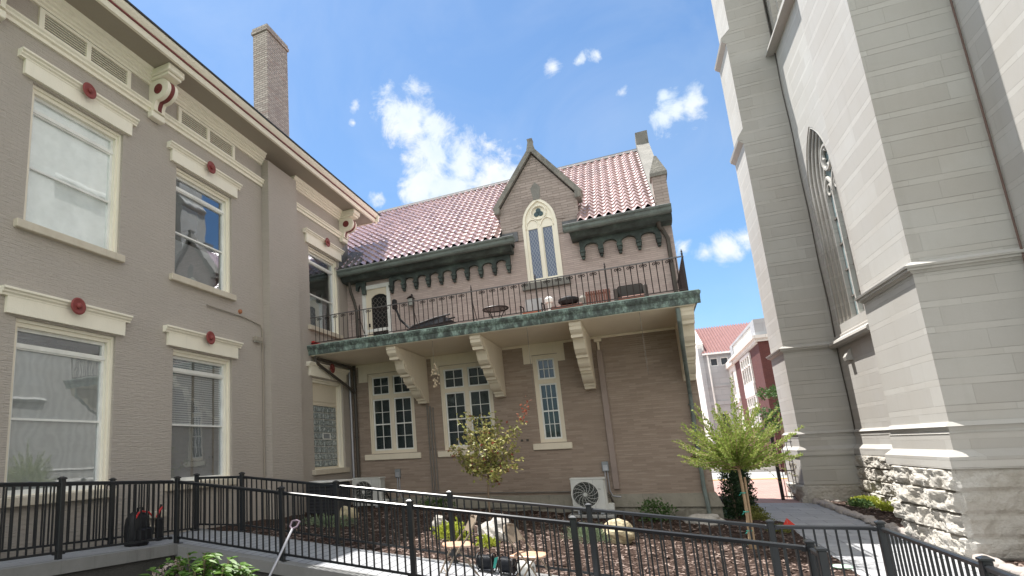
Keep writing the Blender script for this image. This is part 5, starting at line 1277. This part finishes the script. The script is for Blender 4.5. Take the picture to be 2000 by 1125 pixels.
# wind chimes and hanging strings
def chime(name, label, x, y, z0, z1, dense):
    t = thing(name, label, 'wind chime', (x, y, z0)); b = MB(); s_ = MB(); rnd = random.Random(int(x*100))
    s_.tube([(x,y,z0),(x,y,z1)], .004, 4)
    if dense:
        for k in range(46):
            z = z0-.05-(z0-z1-.05)*rnd.random()**.8-.0; xx = x+rnd.gauss(0,.045); yy = y+rnd.gauss(0,.04)
            if z < z0-.5: b.blob((xx,yy,z-.15), (.022,.022,.03), k, .3, 6, 4)
        s_.tube([(x+.07,y,z0-.6),(x+.08,y,z1+.1)], .003, 4)
        b.build('shells', shell, t)
    s_.build('string', conduit, t); return t
chime('shell_wind_chime', 'long wind chime of beige shells hanging between the first two balcony brackets', -5.0, 14.95, 3.02, 1.85, True)
chime('hanging_chain', 'thin rusty chain hanging from the balcony edge over the single window', -2.42, 14.85, 3.02, 1.3, False)
chime('hanging_chain', 'thin rusty chain hanging from the balcony edge right of the pale pipe cover', .2, 14.85, 3.02, 1.55, False)
# ------------------------------------------------------------------ pipes on the annex
def pipe(name, label, pts, r, m_, cat='pipe', clips=()):
    t = MB().tube(pts, r, 10)
    for c in clips: t.lathe(c, [(r*1.02,0),(r*1.35,.0),(r*1.35,.035),(r*1.02,.035)], 10)
    return tag(t.build(name, m_, smooth=False, org=pts[-1]), label, cat)
pipe('downpipe', 'dark round downpipe from the eaves beside the balcony door', [(-8.62,17.2,5.95),(-8.62,17.3,5.6),(-8.55,17.4,5.25),(-8.48,17.42,4.9),(-8.47,17.42,3.32)], .05, dark_pipe, 'pipe', [(-8.47,17.42,4.6),(-8.47,17.42,3.9)])
pipe('downpipe', 'dark downpipe in the corner between the taupe wall and the brick wall', [(-8.66,17.38,3.0),(-8.66,17.38,-.9),(-8.62,17.38,-1.7)], .055, dark_pipe, 'pipe', [(-8.66,17.38,2.2),(-8.66,17.38,.6)])
pipe('downpipe', 'pale-edged metal downpipe in the corner, left of the dark one', [(-8.80,17.3,2.9),(-8.80,17.3,-1.4)], .035, steel, 'pipe')
pipe('downpipe', 'brown pipe sloping from the balcony gutter end back to the wall corner', [(-8.72,14.9,3.02),(-8.72,14.92,2.86),(-8.70,15.3,2.72),(-8.66,17.0,2.22),(-8.66,17.3,2.1)], .045, dark_pipe, 'pipe', ())
pipe('drain_pipe', 'dark horizontal pipe under the left end of the balcony slab', [(-8.70,15.0,2.96),(-8.66,17.1,2.93),(-8.66,17.36,2.9)], .04, dark_pipe, 'pipe', ())
for k, (x, lb) in enumerate(((-6.18,'left of three thin conduits on the brick wall below the first bracket'),(-6.09,'middle of three thin conduits on the brick wall below the first bracket'),(-5.99,'right of three thin conduits on the brick wall below the first bracket'))):
    pipe('wall_conduit', lb, [(x,YM-.035,1.5-.05*k),(x,YM-.035,-1.6)], .02 if k != 1 else .028, conduit, 'conduit', [(x,YM-.035,0.1)])
t = thing('pipe_cover', 'tall pinkish-beige rectangular line cover running down to the right air conditioner', 'pipe cover', (-.93, YM, -1.3))
MB().bevbox((-1.01,YM-.11,-1.2), (-.85,YM-.001,2.62), .012).build('cover', pink_pipe, t); MB().bevbox((-.96,YM-.08,2.621), (-.90,YM-.001,2.86), .01).bevbox((-1.03,YM-.12,2.86), (-.83,YM-.001,2.95), .01).build('neck', cream, t)
pipe('downpipe', 'brown cast pipe curving from the right eave down past the balcony end', [(1.02,17.1,5.95),(1.03,17.25,5.82),(1.12,17.38,5.74),(1.2,17.40,5.5),(1.2,17.41,4.6),(1.2,17.42,3.32)], .055, dark_pipe, 'pipe', ())
pipe('downpipe', 'weathered copper downpipe down the right edge of the brick wall to the ground', [(1.0,14.86,3.0),(1.0,14.9,2.72),(1.03,15.6,2.2),(1.13,17.2,1.42),(1.14,17.40,1.2),(1.13,17.41,.5),(1.12,17.41,-.9),(1.12,17.40,-1.24),(1.14,17.28,-1.62),(1.14,17.25,-1.95)], .05, copper_grey, 'pipe', [(1.13,17.41,.9),(1.12,17.41,-.5)])
tag(MB().lathe((1.12,17.41,-.42), [(.05,0),(.19,0),(.19,.012),(.05,.012)], 16).build('pipe_collar', mat('rust', (.32,.11,.06))), 'rusty flat collar round the copper downpipe', 'collar')
pipe('wall_conduit', 'thin grey conduit running along the top of the annex plinth', [(-7.2,YM-.05,-1.22),(-2.1,YM-.05,-1.25)], .018, conduit, 'conduit')
for nm, lb, x, z in (('electrical_box','grey electrical disconnect box on the brick wall above the right air conditioner',-1.15,-.72),('electrical_box','grey electrical disconnect box with two conduits beside the left air conditioner',-7.3,-.72)):
    t = thing(nm, lb, 'electrical box', (x, YM, z)); MB().bevbox((x-.085,YM-.11,z), (x+.085,YM-.001,z+.26), .01).build('box', grey_box, t); MB().bevbox((x-.06,YM-.118,z+.02), (x+.06,YM-.11,z+.17), .002).build('cover_plate', steel, t)
    MB().tube([(x-.03,YM-.05,z),(x-.03,YM-.05,z-.55),(x-.12,YM-.07,z-.68),(x-.25,YM-.1,z-.70)], .018, 6).tube([(x+.04,YM-.05,z),(x+.04,YM-.05,z-.5),(x+.1,YM-.05,z-.66),(x+.3,YM-.05,z-.68)], .018, 6).build('conduit', steel, t)
for xk, lk in ((-3.32, 'left of two small dark knobs on the brick wall left of the single window'), (-3.16, 'right of two small dark knobs on the brick wall left of the single window')): tag(MB().bevbox((xk-.04,YM-.03,.20), (xk+.03,YM-.001,.26), .01).build('round_wall_fixing', dark_pipe), lk, 'wall knob')
# ------------------------------------------------------------------ air conditioners
def ac_unit(label, x0, x1, y0, y1, z0, z1, legs):
    t = thing('air_conditioner', label, 'air conditioner', ((x0+x1)/2, (y0+y1)/2, z0), 'white outdoor air conditioner units')
    cx = x0+(x1-x0)*.40; cz = (z0+z1)/2-.01; r = (z1-z0)*.385
    circ = [(cx+r*math.cos(q*math.pi/18), cz+r*math.sin(q*math.pi/18)) for q in range(36)]
    MB().prism([(x0+.015,z0+.005),(x1-.06,z0+.005),(x1-.06,z1-.05),(x0+.015,z1-.05)], 'y', y0, y0+.03, [circ]).build('front_panel', ac_white, t)
    MB().box((x0+.02,y0+.031,z0+.005), (x0+.035,y1,z1-.05)).box((x0+.036,y1-.01,z0),(x1-.06,y1,z1-.05)).box((x0+.02,y0+.031,z0),(x1-.06,y1-.011,z0+.02)).box((x1-.16,y0+.031,z0+.021),(x1-.06,y1-.011,z1-.051)).build('casing', ac_white, t)
    MB().loft([[(x1-.0599,y0+.01,z0+.02),(x1,y0+.06,z0+.02),(x1,y1-.03,z0+.02),(x1-.0599,y1-.01,z0+.02)],[(x1-.0599,y0+.01,z1-.055),(x1-.02,y0+.06,z1-.055),(x1-.02,y1-.03,z1-.055),(x1-.0599,y1-.01,z1-.055)]]).build('side_cover', ac_white, t)
    MB().bevbox((x0,y0-.012,z1-.05), (x1,y1+.01,z1), .012).build('lid', ac_white, t)
    MB().lathe((cx,y0-.012,cz), [(r-.005,.01),(r+.005,0),(r+.03,0),(r+.035,.012),(r,.014)], 36, 'y').build('fan_ring', ac_white, t)
    MB().prism(circ, 'y', y0+.12, y0+.13).build('fan_well', mat('fan_dark', (.055,.06,.055)), t)
    fb = MB()
    for k in range(3):
        a0 = R_(120*k); pr_ = []
        for i in range(7): a = a0+R_(12*i); pr_.append((cx+r*.93*math.cos(a), y0+.06+.012*i, cz+r*.93*math.sin(a)))
        n0 = len(fb.v); fb.v += [(cx+.05*math.cos(a0), y0+.06, cz+.05*math.sin(a0))]+pr_; fb.f += [(n0, n0+i, n0+i+1) for i in range(1, 7)]
    fb.build('fan_blades', MATS['fan_dark'], t)
    gr = MB()
    for k in range(13):
        a = R_(360/13*k); pts = [(cx+rr*math.cos(a+.75*(rr/r)**1.2), y0-.006, cz+rr*math.sin(a+.75*(rr/r)**1.2)) for rr in [r*(.15+.87*i/8) for i in range(9)]]; gr.tube(pts, .0055, 4)
    for rr in (.35,.55,.75,.9): gr.tube([(cx+r*rr*math.cos(q*math.pi/16), y0-.003, cz+r*rr*math.sin(q*math.pi/16)) for q in range(33)], .0018, 3)
    gr.lathe((cx,y0-.02,cz), [(.001,0),(.045,.0),(.05,.012),(.001,.014)], 16, 'y'); gr.build('fan_guard', ac_white, t)
    MB().box((x1-.31,y0-.002,z0+.01), (x1-.304,y0-.0005,z1-.055)).build('panel_seam', grey_box, t)
    mt = Matrix(((1,0,0,(x1-.20)-t['_org'][0]), (0,0,-1,y0-.003-t['_org'][1]), (0,1,0,cz+(z1-z0)*.16-t['_org'][2]), (0,0,0,1)))
    text('badge_lettering', 'UON', .055, black, t, mt, .001)
    ft = MB()
    for xx in (x0+.12, x1-.2): ft.bevbox((xx,y0-.04,z0-.09), (xx+.09,y1+.02,z0-.001), .01)
    ft.build('feet', grey_box, t)
    ln = MB()
    for k in range(3): ln.tube([(x1+.005,y1-.12,z0+.42-.05*k),(x1+.06+.02*k,y1-.08,z0+.36-.05*k),(x1+.09+.02*k,y1-.02,z0+.12),(x1+.06,y1+.04,z0-.02+.05*k)], .014, 6)
    ln.build('refrigerant_lines', dark_pipe if legs else black, t)
    MB().bevbox((x1-.03,y0+.1,z0+.0), (x1+.14,y0+.3,z0+.18), .02).build('valve_cover', ac_white, t)
ac_unit('white outdoor air conditioner against the brick wall beside the pinkish line cover, right of centre', -2.02, -1.14, 16.62, 17.0, -1.68, -.84, 1)
ac_unit('white outdoor air conditioner in the corner beside the taupe building, behind the railings', -8.50, -7.52, 16.55, 16.95, -1.50, -.66, 0)
tag(MB().bevbox((-2.15,16.5,-1.86), (-1.0,17.15,-1.775), .02).build('concrete_pad', concrete), 'flat concrete pad under the right air conditioner', 'pad')
tag(MB().bevbox((-8.6,16.45,-1.72), (-7.4,17.1,-1.595), .02).build('concrete_pad', concrete), 'flat pad under the left air conditioner in the corner', 'pad')
t = thing('condenser_unit', 'dark square condenser unit under a pale flat sheet, by the taupe wall', 'condenser', (-7.6, 13.4, -1.5))
MB().bevbox((-8.05,13.05,-1.38), (-7.1,13.75,-.62), .03).build('cabinet', mat('dark_cabinet', (.035,.037,.045)), t)
lv_ = MB()
for k in range(8): lv_.bevbox((-8.0,13.035,-1.3+.08*k), (-7.15,13.049,-1.27+.08*k), .004)
lv_.build('louvres', black, t)
for dx in (0,.8): MB().cyl((-7.98+dx,13.15,-1.75), (-7.98+dx,13.15,-1.385), .02, 6).build('leg', grey_box, t)
tag(MB().hexa([(-8.12,12.98,-.615),(-7.05,12.98,-.60),(-7.05,13.8,-.60),(-8.12,13.8,-.615)], [(-8.12,12.98,-.585),(-7.05,12.98,-.57),(-7.05,13.8,-.57),(-8.12,13.8,-.585)]).build('panel_sheet', white), 'pale flat sheet lying on the dark condenser', 'sheet')
# ------------------------------------------------------------------ folding chairs and reels on the ramp
def folding_chair(label, x, y, rot):
    z = deckz(x); t = thing('folding_chair', label, 'chair', (x, y, z), 'metal folding chairs on the ramp'); t.rotation_euler = (0, 0, rot)
    o = Vector((x, y, z))
    def L(p): return (p[0]+o.x, p[1]+o.y, p[2]+o.z)
    # local: faces +x, seat centre at origin, backrest on -x side
    pts = [(-.20,-.19),(-.02,-.215),(.14,-.20),(.20,-.14),(.215,0),(.20,.14),(.14,.20),(-.02,.215),(-.20,.19)]
    rings = [[L((a*.97,b*.97,.415)) for a, b in pts], [L((a,b,.425)) for a, b in pts], [L((a,b,.44)) for a, b in pts], [L((a*.95,b*.95,.448)) for a, b in pts]]
    MB().loft(rings).build('seat', tan_seat, t)
    for s_ in (-1, 1):
        y_ = s_*.225
        MB().tube([L((.26,y_*1.0,.0)), L((.10,y_,.30)), L((-.16,y_,.62)), L((-.23,y_*.98,.74)), L((-.25,y_*.75,.79))], .012, 7).build('front_leg', tan_metal, t)
        MB().tube([L((-.26,y_*.9,.0)), L((-.05,y_*.9,.30)), L((.06,y_*.9,.425))], .011, 7).build('rear_leg', tan_metal, t)
    bk = []
    for zz, hw_ in ((.60,.17),(.64,.20),(.72,.205),(.78,.185),(.81,.12)):
        xx = -.155-(zz-.62)*.6; bk.append([L((xx-.03*(1-abs(c))*1.0-.005, c*hw_, zz)) for c in (-1,-.6,0,.6,1)]+[L((xx-.03*(1-abs(c))*1.0+.008, c*hw_, zz)) for c in (1,.6,0,-.6,-1)])
    MB().loft(bk).build('backrest', tan_metal, t)
    MB().tube([L((.20,-.22,.10)), L((.20,.22,.10))], .008, 6).tube([L((-.20,-.2,.09)), L((-.20,.2,.09))], .008, 6).tube([L((-.25,-.17,.79)), L((-.265,0,.815)), L((-.25,.17,.79))], .012, 6).build('cross_bars', tan_metal, t)
    for ch_ in t.children: ch_['_org'] = tuple(o)
folding_chair('tan metal folding chair with a worn orange seat, left one of the pair, facing left', -2.56, 8.12, R_(205))
folding_chair('tan metal folding chair with a worn orange seat, right one of the pair, facing right', -1.58, 8.05, R_(-8))
def reel(name, label, x, y, z, r, w_, m_, flm, ang, fl=True):
    t = thing(name, label, 'reel', (x, y, z)); t.rotation_euler = (0, 0, ang); o = Vector((x, y, z))
    b = MB()
    for i in range(int(w_/.018)):
        xx = -w_/2+.009+.018*i; b.lathe((x+xx, y, z+r), [(r*.35,-.009),(r*.74,-.006),(r*.78,0),(r*.74,.006),(r*.35,.009)], 18, 'x')
    b.build('coil', m_, t, True)
    if fl:
        for s_ in (-1, 1):
            f = MB(); f.lathe((x+s_*w_/2, y, z+r), [(r*.9,0),(r,0),(r,.012),(r*.9,.012)], 22, 'x')
            for k in range(6):
                a = R_(60*k); f.cyl((x+s_*w_/2+.006, y, z+r), (x+s_*w_/2+.006, y+r*.92*math.cos(a), z+r+r*.92*math.sin(a)), .008, 5)
            f.lathe((x+s_*w_/2, y, z+r), [(.001,-.002),(r*.28,-.002),(r*.28,.014),(.001,.014)], 12, 'x'); f.build('flange', flm, t)
    return t
reel('cable_reel', 'black cable reel with dark wire flanges beside the left folding chair', -2.34, 8.72, deckz(-2.34), .13, .22, cable_blk, black, R_(-8))
reel('cable_reel', 'reel of black cable next to the white one, between the folding chairs', -2.02, 8.68, deckz(-2.02), .14, .20, cable_blk, iron, R_(-10))
reel('cable_reel', 'white plastic reel between the black cable reel and the right folding chair', -1.76, 8.66, deckz(-1.76), .13, .2, white, white, R_(-10), False)
tag(MB().hexa([(-2.20,8.53,deckz(-2.2)+.10),(-2.17,8.53,deckz(-2.2)+.09),(-2.17,8.54,deckz(-2.2)+.09),(-2.2,8.54,deckz(-2.2)+.10)], [(-2.17,8.54,deckz(-2.2)+.23),(-2.12,8.54,deckz(-2.2)+.25),(-2.12,8.55,deckz(-2.2)+.25),(-2.17,8.55,deckz(-2.2)+.23)]).build('cable_tag', teal), 'green tag tied to the black cable reel', 'tag')
# ------------------------------------------------------------------ bag, shovel, flag, lid
t = thing('backpack', 'black bulky backpack with red piping standing on the deck behind the left railing', 'bag', (-7.55, 7.1, lz(7.1)))
zz = lz(7.1); bb = MB()
for i in range(10):
    f_ = i/9; s_ = (1-.35*f_**3); 
rings = []
for f_, s_ in ((0,.9),(.05,1),(.3,1.05),(.6,1.02),(.8,.93),(.92,.75),(1,.45)):
    rings.append([(-7.55+.16*s_*math.cos(q*math.pi/8)*(1+.06*math.sin(q*3+f_*5)), 7.1+.21*s_*math.sin(q*math.pi/8), zz+.52*f_) for q in range(16)])
bb.loft(rings).build('bag_body', black, t, True)
MB().tube([(-7.40,6.93,zz+.44),(-7.42,7.0,zz+.51),(-7.45,7.1,zz+.53),(-7.42,7.22,zz+.50),(-7.40,7.28,zz+.42)], .014, 6).build('piping', red_pl, t)
MB().bevbox((-7.42,6.96,zz+.08), (-7.34,7.24,zz+.28), .03).build('front_pocket', black, t)
MB().tube([(-7.5,7.05,zz+.5),(-7.5,7.05,zz+.58),(-7.5,7.15,zz+.58),(-7.5,7.15,zz+.5)], .012, 6).build('handle', black, t)
t = thing('hand_tool', 'black upright tool with a red grip beside the backpack', 'tool', (-7.7, 7.72, lz(7.6)))
MB().bevbox((-7.75,7.66,lz(7.6)), (-7.65,7.78,lz(7.6)+.38), .02).tube([(-7.7,7.72,lz(7.6)+.36),(-7.7,7.76,lz(7.6)+.6)], .02, 7).build('body', black, t)
MB().tube([(-7.66,7.62,lz(7.6)+.40),(-7.64,7.68,lz(7.6)+.52),(-7.64,7.74,lz(7.6)+.56)], .018, 6).build('grip', red_pl, t)
t = thing('shovel', 'shovel with a pale D-shaped handle leaning on the near railing', 'shovel', (-4.85, 6.25, -2.0))
top = Vector((-4.62, 7.12, -.95)); bot = Vector((-4.55, 6.15, -1.85)); bot = top+(Vector((-4.66,6.1,-1.95))-top)
dsh = (bot-top).normalized(); sd = Vector((1,.0,0)); sd = (sd-dsh*sd.dot(dsh)).normalized()
MB().tube([top, bot], .017, 8, .019).build('shaft', steel, t, True)
MB().tube([top, top-dsh*.04-sd*.055, top-dsh*.13-sd*.065, top-dsh*.15, top-dsh*.13+sd*.065, top-dsh*.04+sd*.055, top], .014, 7).build('d_handle', mat('mauve_plastic', (.20,.15,.19), rough=.4), t)
nv = dsh.cross(sd); bl_ = MB()
rings = []
for f_, w__ in ((0,.05),(.05,.10),(.2,.11),(.27,.06),(.30,.005)):
    c = bot+dsh*f_; rings.append([c-sd*w__+nv*.02, c+nv*-.006, c+sd*w__+nv*.02, c+nv*.0])
bl_.loft(rings).build('blade', iron, t)
t = thing('marker_flag', 'small bright red marker flag on a wire beside the path', 'flag', (2.62, 16.6, -2.17))
MB().cyl((2.62,16.6,-2.17), (2.62,16.6,-1.86), .004, 5).build('wire', steel, t); MB().add([(2.62,16.6,-1.85),(2.52,16.58,-2.02),(2.78,16.62,-2.02),(2.62,16.612,-1.85),(2.52,16.592,-2.02),(2.78,16.632,-2.02)], [(0,1,2),(3,5,4),(0,2,5,3),(0,3,4,1),(1,4,5,2)]).build('flag_cloth', flag_m, t)
tag(MB().lathe((2.55,12.2,-2.13), [(.001,0),(.13,0),(.14,.02),(.12,.035),(.001,.04)], 20).build('valve_lid', lid_m), 'round pale green valve lid in the mulch behind the right railing', 'lid')
# clean helper properties
for o in bpy.data.objects:
    if '_org' in o: del o['_org']
